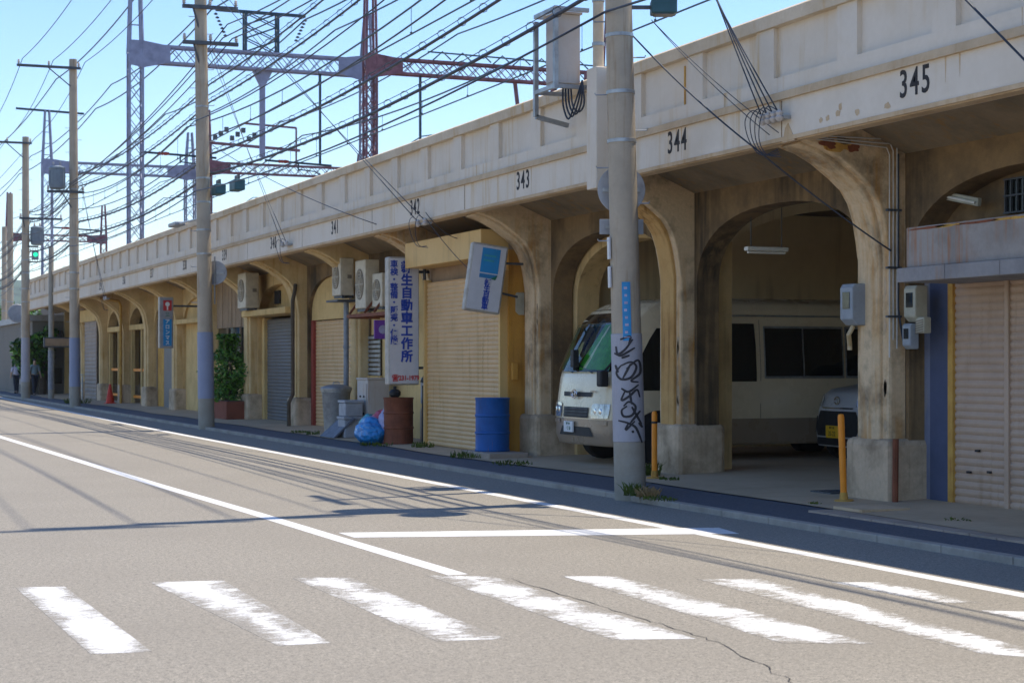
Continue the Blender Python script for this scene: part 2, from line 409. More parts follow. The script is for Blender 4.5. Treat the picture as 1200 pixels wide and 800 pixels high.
for a, b in zip(bx, bx[1:]):
    s.add([(a[0]-.01, a[1], .117), (11.3, a[1], .135), (b[0]*0+11.3, b[1], .135), (b[0]-.01, b[1], .117)], [(0,1,2,3)])
    s.add([(11.3, a[1], .135), (13.5, a[1], .2), (13.5, b[1], .2), (11.3, b[1], .135)], [(0,1,2,3)])
    s.add([(13.5, a[1], .2), (20, a[1], .21), (20, b[1], .21), (13.5, b[1], .2)], [(0,1,2,3)])
tag(s.build('garage_floor', 'floor', recalc=False, merge=True), kind='structure')
# flagstones in front of the right-hand shop
s = MB(); rnd = random.Random(4)
for i in range(6):
    for j in range(16):
        x0 = 10.02 + i*.31; y0 = 10.2 + j*.4
        if y0 + .38 > 16.35: continue
        s.box(x0+.006, x0+.304, y0+.006, y0+.394, .06, .110 + .004*rnd.random() + .022*(i/6))
tag(s.build('flagstone_pavement', 'slab', bevel=.006), kind='structure')
# drain cover
tag(MB().box(11.3, 11.75, 17.75, 18.2, .13, .152).build('drain_cover', 'steeldk'), kind='structure')
tag(MB().box(10.35, 10.95, 15.65, 16.2, .1, .146).build('manhole_plate', 'ledge'), kind='structure')

def core(o, vals):
    a = o.data.attributes.new('core', 'FLOAT', 'POINT')
    for d, v in zip(a.data, vals): d.value = v
    return o
def stripe(name, px, mat, z=.0016):
    a, b, c, d = [Vector((*gnd(*p), z)) for p in px]
    mb = MB(); N = 10; us = (0, .12, .5, .88, 1); vs = []; cv = []
    for i in range(N+1):
        t = i/N; l, r = a.lerp(d, t), b.lerp(c, t)
        for u in us: vs.append(l.lerp(r, u)); cv.append(min(1, 2.2*min(u, 1-u) + .0))
    n = len(us); mb.add(vs, [(i*n+k_, i*n+k_+1, (i+1)*n+k_+1, (i+1)*n+k_) for i in range(N) for k_ in range(n-1)])
    D = Vector((0, 0, z+.006))
    for P, Q in ((a, b), (b, c), (c, d), (d, a)): mb.add([P, Q, Q-D, P-D], [(0,1,2,3)]); cv += [0]*4
    return tag(core(mb.build(name, mat, recalc=False), cv), kind='structure')
def band(name, line, wd, mat, z=.0011):
    mb = MB()
    for (x0, y0), (x1, y1) in zip(line, line[1:]):
        mb.add([(x0-wd/2, y0, z), (x0+wd/2, y0, z), (x1+wd/2, y1, z), (x1-wd/2, y1, z)], [(0,1,2,3)])
        for s_ in (-wd/2, wd/2): mb.add([(x0+s_, y0, z), (x1+s_, y1, z), (x1+s_, y1, -.003), (x0+s_, y0, -.003)], [(0,1,2,3)])
    return tag(core(mb.build(name, mat, recalc=False), [.6]*len(mb.v)), kind='structure')
band('centre_line', [gnd(537,673), gnd(400,632), gnd(300,601.5), gnd(185,568), gnd(90,539), (4.25, 40), (3.6, 75), (3.2, 130)], .17, 'paint')
band('edge_line', [(8.27,-20), (8.27,20), (8.3,45), (8.75,75), (9.1,110)], .155, 'paint')
stripe('stop_line', [(397,624),(842,618),(866,625),(415,629.5)], 'paint', .0022)
for q in ([(18,688),(76,687),(178,763),(106,766)], [(176,682),(262,680),(388,753),(325,756)],
          [(343,677),(410,676),(593,748),(512,751)], [(500,674),(578,675),(815,748),(718,749)],
          [(660,675),(724,675),(1024,754),(916,753)], [(816,678),(892,678),(1262,774),(1150,765)],
          [(975,682),(1040,682),(1150,706),(1096,706)], [(1150,715),(1222,717),(1345,742),(1280,744)]):
    stripe('crosswalk_stripe', q, 'worn', .0016)
# cracks in the asphalt
def crack(px, wd, seed):
    r = random.Random(seed); pts = []
    for (a, b) in zip(px, px[1:]):
        for i in range(14):
            t = i/14; x, y = gnd(a[0]+(b[0]-a[0])*t, a[1]+(b[1]-a[1])*t)
            pts.append((x + r.gauss(0, .014), y + r.gauss(0, .014)))
    mb = MB()
    for (x0, y0), (x1, y1) in zip(pts, pts[1:]):
        w0 = wd*(.5+r.random())
        mb.add([(x0-w0, y0, .003), (x0+w0, y0, .003), (x1+w0, y1, .003), (x1-w0, y1, .003)], [(0,1,2,3)])
    return tag(mb.build('road_crack', 'black', recalc=False), kind='structure')
crack([(598,678),(720,715),(840,752),(930,798),(985,840)], .004, 1)
crack([(870,706),(1010,712),(1120,705),(1230,703)], .0035, 2)

# ------------------------------------------------------------------ viaduct
L = 5.05; Y345 = 14.5
def bayY(n): return Y345 + (345-n)*L          # centre of bay n
def pierY(n): return bayY(n) + L/2            # pier beyond bay n (between n and n-1)
YS, YE = bayY(350)-L/2, pierY(331)
V = thing('railway_viaduct', 'long pale concrete railway viaduct carried on arched bays beside the road', 'viaduct', (10.2, YS, 0))
FX = 10.2
mb = MB(); mb.prism([(FX+.02,4.17),(FX,4.2),(FX,4.63),(FX+.45,4.63),(FX+.5,4.3),(FX+.22,4.17)], YS, YE)
mb.prism([(FX+.012,4.72),(FX+.012,4.9),(FX+.4,4.9),(FX+.4,4.72)], YS, YE)
mb.build('edge_beam', 'fascia', V)
MB().prism([(FX-.045,4.63),(FX-.03,4.72),(FX+.4,4.72),(FX+.4,4.63)], YS, YE).build('ledge', 'ledge', V)
MB().prism([(FX-.012,4.168),(FX-.012,4.215),(FX+.012,4.215),(FX+.03,4.158),(FX+.2,4.158),(FX+.2,4.168)], YS, YE).build('drip_edge', 'ledge', V)
MB().box(FX+.075, FX+.3, YS, YE, 4.9, 5.48).build('parapet_wall', 'fascia', V)
mb = MB(); mb.prism([(FX-.03,5.48),(FX-.04,5.62),(FX,5.65),(FX+.34,5.65),(FX+.34,5.48)], YS, YE)
mb.build('coping', 'coping', V)
y = YS + .2
n = 0
while y < YE - .5:
    d = .38
    MB().box(FX+.015, FX+.14, y, y+d, 4.9, 5.478).build('pilaster', 'fascia', V)
    y += L/3; n += 1
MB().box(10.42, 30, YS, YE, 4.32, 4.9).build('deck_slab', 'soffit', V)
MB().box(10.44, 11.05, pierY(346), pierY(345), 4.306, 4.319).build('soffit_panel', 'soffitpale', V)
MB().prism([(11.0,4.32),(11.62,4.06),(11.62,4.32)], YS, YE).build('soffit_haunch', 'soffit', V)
# arch walls, piers
def arch_poly(hw, spring, apex, W, top, ne=3.0, base=.05):
    pts = [(-W, base), (-W, top), (W, top), (W, base), (hw, base)]
    N = 26
    for i in range(N+1):
        a = math.pi*i/N; c, s_ = math.cos(a), math.sin(a)
        x = hw*math.copysign(abs(c)**(2/2.35), c); z = spring + (apex-spring)*abs(s_)**(2/2.35)
        pts.append((x, z))
    pts.append((-hw, base)); return pts
for nbay in range(349, 331, -1):
    yc = bayY(nbay)
    poly = [(yc+p, z) for p, z in arch_poly(2.13, 2.75, 3.74, L/2, 4.32)]
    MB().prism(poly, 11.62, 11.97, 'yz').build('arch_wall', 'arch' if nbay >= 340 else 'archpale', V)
for nbay in (343,):
    yc = bayY(nbay); poly = [(yc+p, z) for p, z in arch_poly(1.98, 2.7, 3.62, L/2, 4.3)]
    MB().prism(poly, 12.0, 12.4, 'yz').build('inner_arch', 'archpale', V)
BR = [(10.32,4.315),(10.32,4.15),(10.55,4.08),(10.77,3.97),(11.0,3.81),(11.16,3.68),(11.26,3.53),(11.33,3.33),(11.37,3.12),(11.4,2.9)]
for nbay in range(349, 331, -1):
    yp = pierY(nbay) - L                      # pier on the near side of the bay
    far = nbay < 341
    pm = 'pierpale' if far else 'pier'
    P = MB().box(11.4, 12.02, yp-.325, yp+.325, .02, 4.318).build('pier', pm, V, bevel=.035)
    mb = MB(); mb.prism(BR + [(11.45,2.8),(11.45,4.315)], yp-.325, yp+.325)
    mb.build('bracket', pm, P, bevel=.02)
    # raised rib along the face of the bracket and pier
    rib = [(a-.045, b-.03) for a, b in BR[1:]]
    poly = rib + [(11.355,.8),(11.42,.8)] + [(a+.02, b+.02) for a, b in reversed(BR[1:])]
    mb = MB(); mb.prism(poly, yp-.2, yp+.2); mb.build('rib', 'ochre' if nbay == 343 else pm, P, bevel=.02)
    MB().box(11.3, 12.07, yp-.435, yp+.435, 0, .83).build('plinth', 'plinth', P, bevel=.075)
# back wall and partitions
MB().box(19.2, 19.4, YS, YE, .05, 4.32).build('back_wall', 'inner', V)
for nbay in range(349, 330, -1):
    if nbay == 343: continue
    yp = pierY(nbay)
    if nbay == 344:
        poly = arch_poly(3.5, 3.0, 4.0, 3.57, 4.31)
        MB().prism([(15.62+p, z) for p, z in poly], yp-.12, yp+.12, 'xz').build('cross_arch', 'inner', V)
    else:
        MB().box(12.02, 19.2, yp-.1, yp+.1, .05, 4.315).build('partition_wall', 'inner', V)
MB().box(12.0, 19.2, pierY(343)-.12, pierY(343)+.08, .05, 4.31).build('partition_wall', 'inner', V)
# cross beam line on the partition (cable trunking with hooks)
for nbay in range(346, 334, -1):
    text('bay_number', str(nbay), .39, 'numpaint', V, (FX-.002, bayY(nbay), 4.455), '-x', .78, .003, .004, 1.22)
# far part of the deck top: ballast kerb and far parapet, far end wall
MB().box(29.6, 29.9, YS, YE, 4.9, 5.6).build('far_parapet', 'fascia', V)
MB().box(12.02, 30, YE-.2, YE, 0, 4.315).build('end_wall', 'cream', V)
# stained spall at the bracket tip
rr = random.Random(3)
yp = pierY(345)
def patch_poly(cx, cz, rx, rz, n, seed, rot=0):
    P = []
    for i in range(n):
        a = 2*math.pi*i/n; k_ = .75 + .45*noise.noise(Vector((math.cos(a)*1.7+seed, math.sin(a)*1.7, seed*3.1))) + .12*noise.noise(Vector((a*6, seed, 0)))
        x, z = rx*k_*math.cos(a), rz*k_*math.sin(a); P.append((cx + x*math.cos(rot)-z*math.sin(rot), cz + x*math.sin(rot)+z*math.cos(rot)))
    return P
for cx, cz, rx, rz, m_, sd_ in ((10.72, 4.14, .34, .11, 'rustframe', 1), (10.6, 4.13, .16, .07, 'drumrust', 2), (10.92, 4.1, .11, .06, 'drumrust', 4), (10.8, 4.17, .12, .05, 'arch', 7)):
    MB().prism(patch_poly(cx, cz, rx, rz, 40, sd_, -.15), yp-.331-.002*sd_, yp-.32, 'xz').build('spalled_patch', m_, V)
# bare patches where paint has flaked from the piers
for n_, side in ((345, 1), (344, 1), (343, 1)):
    yq = pierY(n_)
    for q in range(5):
        zc = .95 + 1.9*rr.random(); MB().prism(patch_poly(yq-.255, zc, .018+.02*rr.random(), .06+.16*rr.random(), 30, q+n_), 11.3515+.045, 11.42, 'yz').build('flaked_patch', 'plinth', V)
MB().box(11.62, 12.03, pierY(345)-.334, pierY(345)-.32, .87, 2.75).build('painted_face', 'bluewall', V)
MB().prism([(yp-.28,4.15),(yp-.02,4.15),(yp-.08,4.31),(yp-.14,4.36),(yp-.2,4.28)], FX-.006, FX+.03, 'yz').build('spalled_patch', 'ledge', V)
mb = MB()
for px, py in ((962,141),(970,139),(982,133),(1005,132),(1040,124),(985,125)):
    yq = Yat(px, FX); zq = Zat(py, FX, yq); MB().prism(patch_poly(yq, zq, .03+.03*rr.random(), .025+.03*rr.random(), 14, px), FX-.004, FX+.01, 'yz').build('rust_spot', 'ledge', V)
# rust streaks and joints on the fascia
rs = random.Random(12)
for n_ in range(346, 336, -1):
    yj = pierY(n_) - L
    MB().box(FX-.003, FX+.02, yj-.007, yj+.007, 4.22, 4.625).build('joint', 'arch', V)
    for q in range(4):
        yy = yj + L*rs.random(); ln = .12+.3*rs.random(); wd_ = .005+.013*rs.random()
        z1 = 4.628 if q < 3 else 4.9
        P = [(yy-wd_, z1), (yy+wd_, z1)] + [(yy+wd_*(1-t)*(.7+.5*rs.random()), z1-ln*t) for t in (.25,.5,.75,1)] + [(yy-wd_*(1-t)*(.7+.5*rs.random()), z1-ln*t) for t in (.75,.5,.25)]
        if z1 > 4.7: P = [(a_, max(b_, 4.725)) for a_, b_ in P]; MB().prism(P, FX+.0095, FX+.02, 'yz').build('rust_streak', 'ledge', V)
        else: MB().prism(P, FX-.002, FX+.01, 'yz').build('rust_streak', 'ledge', V)
MB().box(FX+.06, FX+.08, Yat(797,FX)-.012, Yat(797,FX)+.012, 4.91, 5.4).build('rust_streak', 'rustframe', V)


# ------------------------------------------------------------------ shop fronts under the arches
def shutter(mb, X, y0, y1, z0, z1, pitch=.085, d=.018):
    z = z0; poly = [(X+.03, z0)]
    while z < z1 - .01:
        h = min(pitch, z1-z); poly += [(X, z), (X-d*.7, z+h*.25), (X-d, z+h*.5), (X-d*.7, z+h*.75), (X, z+h*.96)]; z += pitch
    poly.append((X+.03, z1)); mb.prism(poly, y0, y1)
def rail(mb, *a): mb.box(*a)

# right-hand shop (bay 345)
S = thing('shop_front', 'pinkish beige roller shutter under a rusty grey awning beside a blue wall', 'shop front', (11.8, 14.5, .13))
yR0, yR1 = 12.4, Yat(1112, 11.82)
ym = Yat(1180, 11.82)
mb = MB(); shutter(mb, 11.85, ym+.03, yR1-.09, .14, 2.58); mb.build('shutter', 'shutterpink', S)
mb = MB(); shutter(mb, 11.85, yR0, ym-.03, .14, 2.58); mb.build('shutter', 'shutterpink', S)
MB().box(11.81, 11.89, ym-.035, ym+.035, .14, 2.6).build('post', 'shutterpink', S, bevel=.006)
MB().box(11.8, 11.9, yR1-.09, yR1, .13, 2.62).build('door_frame', 'rustframe', S, bevel=.006)
for px, py in ((1136,553),(1146,528),(1160,553)):
    yy = Yat(px, 11.83); zz = Zat(py, 11.83, yy); MB().box(11.81, 11.84, yy-.03, yy+.03, zz-.012, zz+.012).build('handle', 'black', S)
MB().box(11.82, 11.97, yR1, yR1+.35, .12, 2.62).build('side_wall', 'navy', S)
MB().box(11.83, 11.97, yR1+.352, pierY(345)-.33, .12, 2.62).build('side_wall', 'bluewall', S)
MB().box(11.97, 12.15, 12.4, pierY(345)-.3, 2.6, 4.3).build('upper_wall', 'arch', S)
cy0, cy1 = 12.2, Yat(1062, 11.1)
A = MB().box(11.1, 11.98, cy0, cy1, Zat(314, 11.1, cy1), Zat(267, 11.1, cy1)).build('awning', 'canopy', S, bevel=.012)
MB().box(11.02, 11.96, cy0-.02, cy1+.06, Zat(331, 11.1, cy1), Zat(314, 11.1, cy1)-.003).build('awning_fascia', 'canopyb', A, bevel=.01)
for i in range(4):
    yy = cy1 - .75 - i*.9; MB().box(11.012, 11.03, yy-.05, yy+.05, Zat(330,11.1,cy1), Zat(315,11.1,cy1)).build('awning_joint', 'canopyb', A)
rw = random.Random(6)
for q in range(6):
    cy_ = cy1 - .25 - .45*q - .2*rw.random()
    MB().prism([(min(max(a_, cy0+.02), cy1-.02), min(b_, Zat(267,11.1,cy1)-.014)) for a_, b_ in patch_poly(cy_, Zat(270,11.1,cy1), .28+.2*rw.random(), .012+.012*rw.random(), 44, q+5)], 11.0965, 11.11, 'yz').build('rust_patch', 'rustframe' if q % 2 else 'drumrust', A)
# barred window over the awning
wy = Yat(1192, 11.98); wz = Zat(228, 11.98, wy)
Wn = MB().box(11.93, 11.968, wy-.3, wy+.12, wz-.2, wz+.17).build('window', 'glassdk', S)
mb = MB()
for i in range(5): mb.box(11.9, 11.925, wy-.3+.1*i, wy-.285+.1*i, wz-.2, wz+.17)
for z_ in (-.2, -.02, .155): mb.box(11.898, 11.92, wy-.3, wy+.13, wz+z_, wz+z_+.018)
mb.build('bars', 'steeldk', Wn)
lt = thing('tube_lamp', 'rusty tilted fluorescent lamp fitting above the right-hand awning', 'lamp', (11.7, Yat(1125,11.7), 3.4))
ya, yb = Yat(1107, 11.75), Yat(1148, 11.75)
MB().bar((11.75, ya, Zat(229,11.75,ya)), (11.75, yb, Zat(237,11.75,yb)), .05, .09).build('housing', 'metercream', lt, bevel=.008)
MB().tube([(11.71, ya-.03, Zat(230,11.75,ya)), (11.71, yb+.03, Zat(237.5,11.75,yb))], .014).build('lamp_tube', 'tube', lt)

# bay 342: projecting shop with big cream shutter
S = thing('shop_front', 'wide cream roller shutter below a projecting cream shutter box, blue drum in front', 'shop front', (11, 29.3, .12))
y0, y1 = 27.45, 31.35
mb = MB(); shutter(mb, 11.03, y0+.07, y1-.05, .14, 3.2, .08); mb.build('shutter', 'shutter', S)
for yy in (y0, y1-.05): MB().box(10.96, 11.1, yy, yy+.07, .12, 3.25).build('guide_rail', 'shutterbox', S)
bz0, bz1 = Zat(301, 10.6, y0), Zat(268, 10.6, y0)
MB().box(10.62, 11.3, y0+.02, y1+.1, bz0, bz1).build('shutter_box', 'shutterbox', S, bevel=.012)
MB().box(11.1, 11.4, y0-.05, y0+.05, .12, 3.6).build('side_panel', 'orange', S)
MB().box(11.12, 11.42, y1-.03, y1+.12, .12, 3.6).build('side_panel', 'wood', S)
MB().box(11.12, 11.3, y0, y1, 3.2, 4.0).build('header', 'wood', S)
bb = Yat(599, 11.2); MB().box(11.14, 11.24, y0-.13, y0-.05, Zat(445,11.2,y0), Zat(425,11.2,y0)).build('switch_box', 'orange', S, bevel=.008)

# bay 341: beige wall with window
S = thing('shop_wall', 'beige shop wall with a small shuttered window behind the air conditioners', 'shop front', (11.7, 34.3, .12))
MB().box(11.66, 11.78, 32.3, 37.1, .1, 4.3).build('wall', 'cream', S)
wy0, wy1 = Yat(446, 11.62), Yat(425, 11.62)
Wn = MB().box(11.62, 11.655, wy0, wy1, Zat(440,11.62,wy0), Zat(392,11.62,wy0)).build('window', 'glassdk', S)
mb = MB(); z0, z1 = Zat(440,11.62,wy0), Zat(392,11.62,wy0)
for i in range(9): z = z0 + (z1-z0)*i/9; mb.box(11.6, 11.617, wy0, wy1, z+.01, z+.07)
mb.build('louvre', 'steel', Wn)
MB().box(11.58, 11.64, wy0-.05, wy1+.05, z0-.06, z0-.01).build('sill', 'shutterbox', Wn)

# bay 340: cream shutter, red post, rounded panel
S = thing('shop_front', 'narrow cream shutter with a dark red post and rounded plain panel above', 'shop front', (11.8, bayY(340), .12))
yc = bayY(340); ya, yb = yc-2.1, yc+1.86
mb = MB(); shutter(mb, 11.76, ya, yb, .14, 2.7, .09); mb.build('shutter', 'shutter', S)
MB().box(11.68, 11.80, yb, yb+.2, .12, 2.72).build('post', 'redpost', S)
poly = [(yc+p, z) for p, z in [(-2.12,2.72)] + [(2.1*math.copysign(abs(math.cos(a))**.7, -math.cos(a)), 2.72+1.02*abs(math.sin(a))**.6) for a in [math.pi*i/20 for i in range(21)]] + [(2.12,2.72)]]
MB().prism(poly, 11.71, 11.80, 'yz').build('upper_panel', 'cream', S)

# bay 339: grey shutter with ledge and blind arch
S = thing('shop_front', 'narrow dark grey shutter under a cream ledge and blind arch', 'shop front', (11.7, 44.2, .12))
ya, yb = 42.5, Yat(313, 11.8)
mb = MB(); shutter(mb, 11.82, ya, yb, .14, 2.85, .09); mb.build('shutter', 'shuttergrey', S)
MB().box(11.72, 11.95, yb, 47.15, .1, 2.9).build('wall', 'cream', S)
MB().box(11.2, 11.95, 42.5, 47.15, 2.92, 3.08).build('ledge', 'cream', S, bevel=.02)
poly = [(bayY(339)+p, z) for p, z in [(-2.12,3.08)] + [(2.1*math.copysign(abs(math.cos(a))**.7, -math.cos(a)), 3.08+.66*abs(math.sin(a))**.6) for a in [math.pi*i/20 for i in range(21)]] + [(2.12,3.08)]]
MB().prism(poly, 11.86, 11.95, 'yz').build('upper_panel', 'cream', S)
wy = Yat(323, 11.8); MB().box(11.80, 11.858, wy-.35, wy+.15, 3.25, 3.6).build('vent', 'dark', S)

# bay 338: boards above a dark window, plant in front
S = thing('shop_front', 'shop wall of upright brown boards above a dark window strip, behind the green shrub', 'shop front', (11.7, 49.1, .12))
mb = MB(); rnd = random.Random(5)
for i in range(20):
    y0 = 47.45 + i*.235; mb.box(11.6 + .02*rnd.random(), 11.68, y0+.006, y0+.229, 2.7, 4.25)
mb.build('boarding', 'wood', S)
MB().box(11.66, 11.72, 47.45, 52.15, 1.75, 2.69).build('window', 'glassdk', S)
MB().box(11.6, 11.75, 47.45, 52.15, .1, 1.74).build('wall', 'cream', S)
mb = MB()
for yy in (47.45, 49.0, 50.6, 52.08): mb.box(11.61, 11.655, yy, yy+.07, 1.76, 2.68)
mb.build('window_frame', 'wood', S)

# bay 337
S = thing('shop_front', 'pale blank shop bay with a dark doorway just left of the blue-wrapped pole', 'shop front', (11.7, 54.1, .12))
MB().box(11.7, 11.8, 53.8, 57.1, .1, 4.2).build('wall', 'cream', S)
MB().box(11.74, 11.82, 52.7, 53.79, .12, 2.6).build('door', 'dark', S)  # near-black slab takes the place of the doorway's unlit inside
MB().box(11.3, 11.9, 52.6, 57.1, 2.92, 3.06).build('ledge', 'cream', S)

# bay 336: yellow door
S = thing('shop_front', 'shop bay with a tall mustard yellow door and grey side panel', 'shop front', (11.7, 59, .12))
yy = Yat(188, 11.75)
MB().box(11.72, 11.78, yy-.9, yy+.3, .12, 2.7).build('door', 'rustframe', S)
MB().box(11.7, 11.8, 57.6, yy-.91, .1, 4.2).build('wall', 'shuttergrey', S)
MB().box(11.7, 11.8, yy+.31, 62.2, .1, 4.2).build('wall', 'wood', S)
MB().box(11.73, 11.79, yy-.9, yy+.3, 2.71, 4.2).build('transom', 'shuttergrey', S)
# bays 335, 334: dark open fronts with orange bars
def open_bay(n, label, red):
    yc = bayY(n)
    S = thing('shop_front', label, 'shop front', (11.7, yc, .12))
    MB().box(11.6, 11.9, yc-2.15, yc+2.15, 2.9, 3.1).build('ledge', 'cream', S, bevel=.02)
    MB().box(12.3, 12.4, yc-2.2, yc+2.2, .1, 3.7).build('shade_panel', 'dark', S)  # near-black sheet painted as the shade deep in the open bay
    for z in (.35, 1.35):
        MB().box(11.7, 11.78, yc-1.8, yc+1.7, z, z+.1).build('bar', 'post', S)
    for dy in (-2.1, -.2, 1.9): MB().box(11.66, 11.8, yc+dy, yc+dy+.16, .1, 2.9).build('post', 'cream', S)
    if red: MB().box(11.82, 11.9, yc-2.0, yc-1.5, .1, 2.1).build('door', 'redpost', S)
    else: MB().box(11.82, 11.9, yc-1.9, yc-.3, .1, .8).build('low_wall', 'plinth', S)
open_bay(335, 'dark open shop bay with orange bars and a red door edge', True)
open_bay(334, 'dark open shop bay with orange bars, second left of the yellow door', False)
# bay 333: brick pier shutter
S = thing('shop_front', 'grey banded shutter bay beside the red traffic cone', 'shop front', (11.7, bayY(333), .12))
yc = bayY(333); mb = MB(); shutter(mb, 11.3, yc-2.1, yc+1.0, .12, 3.4, .16, .03); mb.build('shutter', 'brick', S)
MB().box(11.25, 11.75, yc-2.15, yc+2.15, 3.4, 3.9).build('lintel', 'cream', S)
MB().box(11.5, 11.7, yc+1.0, yc+2.15, .1, 3.4).build('wall', 'cream', S)
S = thing('shop_front', 'farthest cream shop wall under the viaduct, beyond the third pole', 'shop front', (11.7, bayY(332), .12))
yc = bayY(332); MB().box(11.6, 11.7, yc-2.15, yc+2.15, .1, 4.2).build('wall', 'cream', S)
MB().box(11.56, 11.597, yc-1.2, yc+.2, .12, 2.3).build('door', 'shuttergrey', S)

# ------------------------------------------------------------------ signs
def chars(s): return '\n'.join(s)
sg = thing('projecting_sign', 'tall white vertical sign with blue Japanese lettering and a red phone number', 'sign', (10.4, 31.75, 1.2))
sx0, sx1, sy = 10.34, 10.96, 31.6
sz0, sz1 = Zat(451, 10.65, sy), Zat(301, 10.65, sy)
MB().box(sx0, sx1, sy, sy+.24, sz0, sz1).build('sign_box', 'signframe', sg, bevel=.03)
MB().box(sx0+.035, sx1-.02, sy-.008, sy-.0005, sz0+.03, sz1-.03).build('sign_face', 'signwhite', sg)
H = sz1-sz0
for i, c in enumerate('新生自動車工作所'):
    text('lettering', c, .235, 'blue', sg, (sx0+.365, sy-.012, sz1-.21-i*.243*H/2.45), '-y', 1.0, .003, .009)
for i, c in enumerate('車検・整備・販売・保険'):
    text('lettering', c, .155, 'blue', sg, (sx0+.11, sy-.012, sz1-.15-i*.146*H/2.45), '-y', 1.0, .003, .004)
text('lettering', '☎231-1979', .125, 'red', sg, (sx0+.34, sy-.012, sz0+.13), '-y', .86, .003, .004)
for z in (sz0+.3, sz1-.3): MB().box(sx1, 11.2, sy+.08, sy+.14, z, z+.05).build('bracket', 'steeldk', sg)
mb = MB(); mb.tube([(sx1+.12, sy+.05, sz1-.1), (sx1+.14, sy+.05, sz0+.2), (sx1+.06, sy+.05, sz0+.05)], .03); mb.build('cable_pipe', 'steeldk', sg)
# tilted sign
ty = 27.05
tx = .5*(gnd(570, 900)[0]) * 0 + ty*math.tan(TH + math.atan((570-600)/F))
tz = Zat(326, tx, ty)
sg = thing('hanging_sign', 'small white light-box sign hung crooked in front of the cream shutter', 'sign', (tx, ty, tz))
hw, hh = .31, .57
MB().box(-hw, hw, 0, .2, -hh, hh).build('sign_box', 'signframe', sg, bevel=.03, local=True)
MB().box(-hw+.035, hw-.035, -.008, -.0005, -hh+.035, hh-.035).build('sign_face', 'signwhite', sg, local=True)
MB().box(-.13, .18, -.014, -.0085, .09, .5).build('blue_panel', 'skyblue', sg, local=True)
MB().prism([(-.13,.0),(-.13,.07),(.18,.07),(.06,.0)], -.014, -.0085).build('blue_panel', 'signblue', sg, local=True)
MB().prism([(.06,.0),(.18,.07),(.15,-.015)], -.0165, -.0145).build('green_corner', 'plategreen', sg, local=True)
for i, c in enumerate('新生自動車'):
    text('lettering', c, .115, 'blue', sg, (.03-.0*i, -.012, -.075-i*.1), '-y', 1, .003, .004, local=True)
for k_, (a, b) in enumerate(((.05,.36),(.05,.28))):
    MB().box(-.09, .12-.03*k_, -.018, -.0145, b, b+.03).build('lettering', 'bagteal', sg, local=True)
sg.rotation_euler = (0, R(8), R(-8))
for q_ in ([(.3,.1,.3),(.62,.12,.34)], [(.3,.1,-.2),(.6,.12,-.22)]): MB().tube(q_, .02).build('bracket', 'steeldk', sg, local=True)
# far blue sign
fy = 54.0; fx = fy*math.tan(TH + math.atan((195-600)/F)); fz0, fz1 = Zat(408, fx, fy), Zat(348, fx, fy)
sg = thing('projecting_sign', 'slim grey vertical sign with a red top square and blue strip of white characters', 'sign', (fx, fy, fz0))
MB().box(fx-.22, fx+.22, fy, fy+.2, fz0, fz1).build('sign_box', 'signframe', sg, bevel=.02)
MB().box(fx-.19, fx+.19, fy-.01, fy-.001, fz0+.03, fz1-.03).build('sign_face', 'signback', sg)
MB().box(fx-.1, fx+.16, fy-.018, fy-.0105, fz1-.42, fz1-.1).build('red_panel', 'red', sg)
MB().box(fx-.1, fx+.16, fy-.018, fy-.0105, fz0+.08, fz1-.68).build('blue_panel', 'skyblue', sg)
mb = MB(); mb.lathe([(.03,-.003),(.07,-.003),(.07,.003),(.03,.003)], (fx+.03, fy-.022, fz1-.22), 14, 'y')
mb.box(fx+.01, fx+.05, fy-.024, fy-.0185, fz1-.4, fz1-.29); mb.build('emblem', 'white', sg)
hh = (fz1-.68) - (fz0+.08)
for i, c in enumerate('アロンマス'):
    text('lettering', c, hh/5*.95, 'white', sg, (fx+.03, fy-.021, fz1-.68-hh/5*(i+.5)), '-y', .9, .003, .003)
text('lettering', '三', .14, 'plategreen', sg, (fx+.03, fy-.014, fz1-.55), '-y', 1, .003, .003)
mb = MB(); mb.box(fx+.22, 11.75, fy+.07, fy+.13, fz1-.3, fz1-.24); mb.build('bracket', 'steeldk', sg)
# purple notice
py_ = Yat(447, 10.95); nz_ = Zat(386, 10.95, py_)
sg = thing('notice_board', 'small purple notice board left of the tall white sign', 'sign', (10.95, py_, nz_-.2))
MB().box(10.8, 11.22, py_, py_+.04, nz_-.19, nz_+.19).build('board', 'purple', sg, bevel=.005)
mb = MB(); mb.ball((10.98, py_-.002, nz_), (.09,.004,.09), 10, 6); mb.build('pale_blot', 'bagpurple', sg)
MB().box(11.1, 11.62, py_+.03, py_+.05, nz_+.1, nz_+.13).build('bracket', 'steeldk', sg)

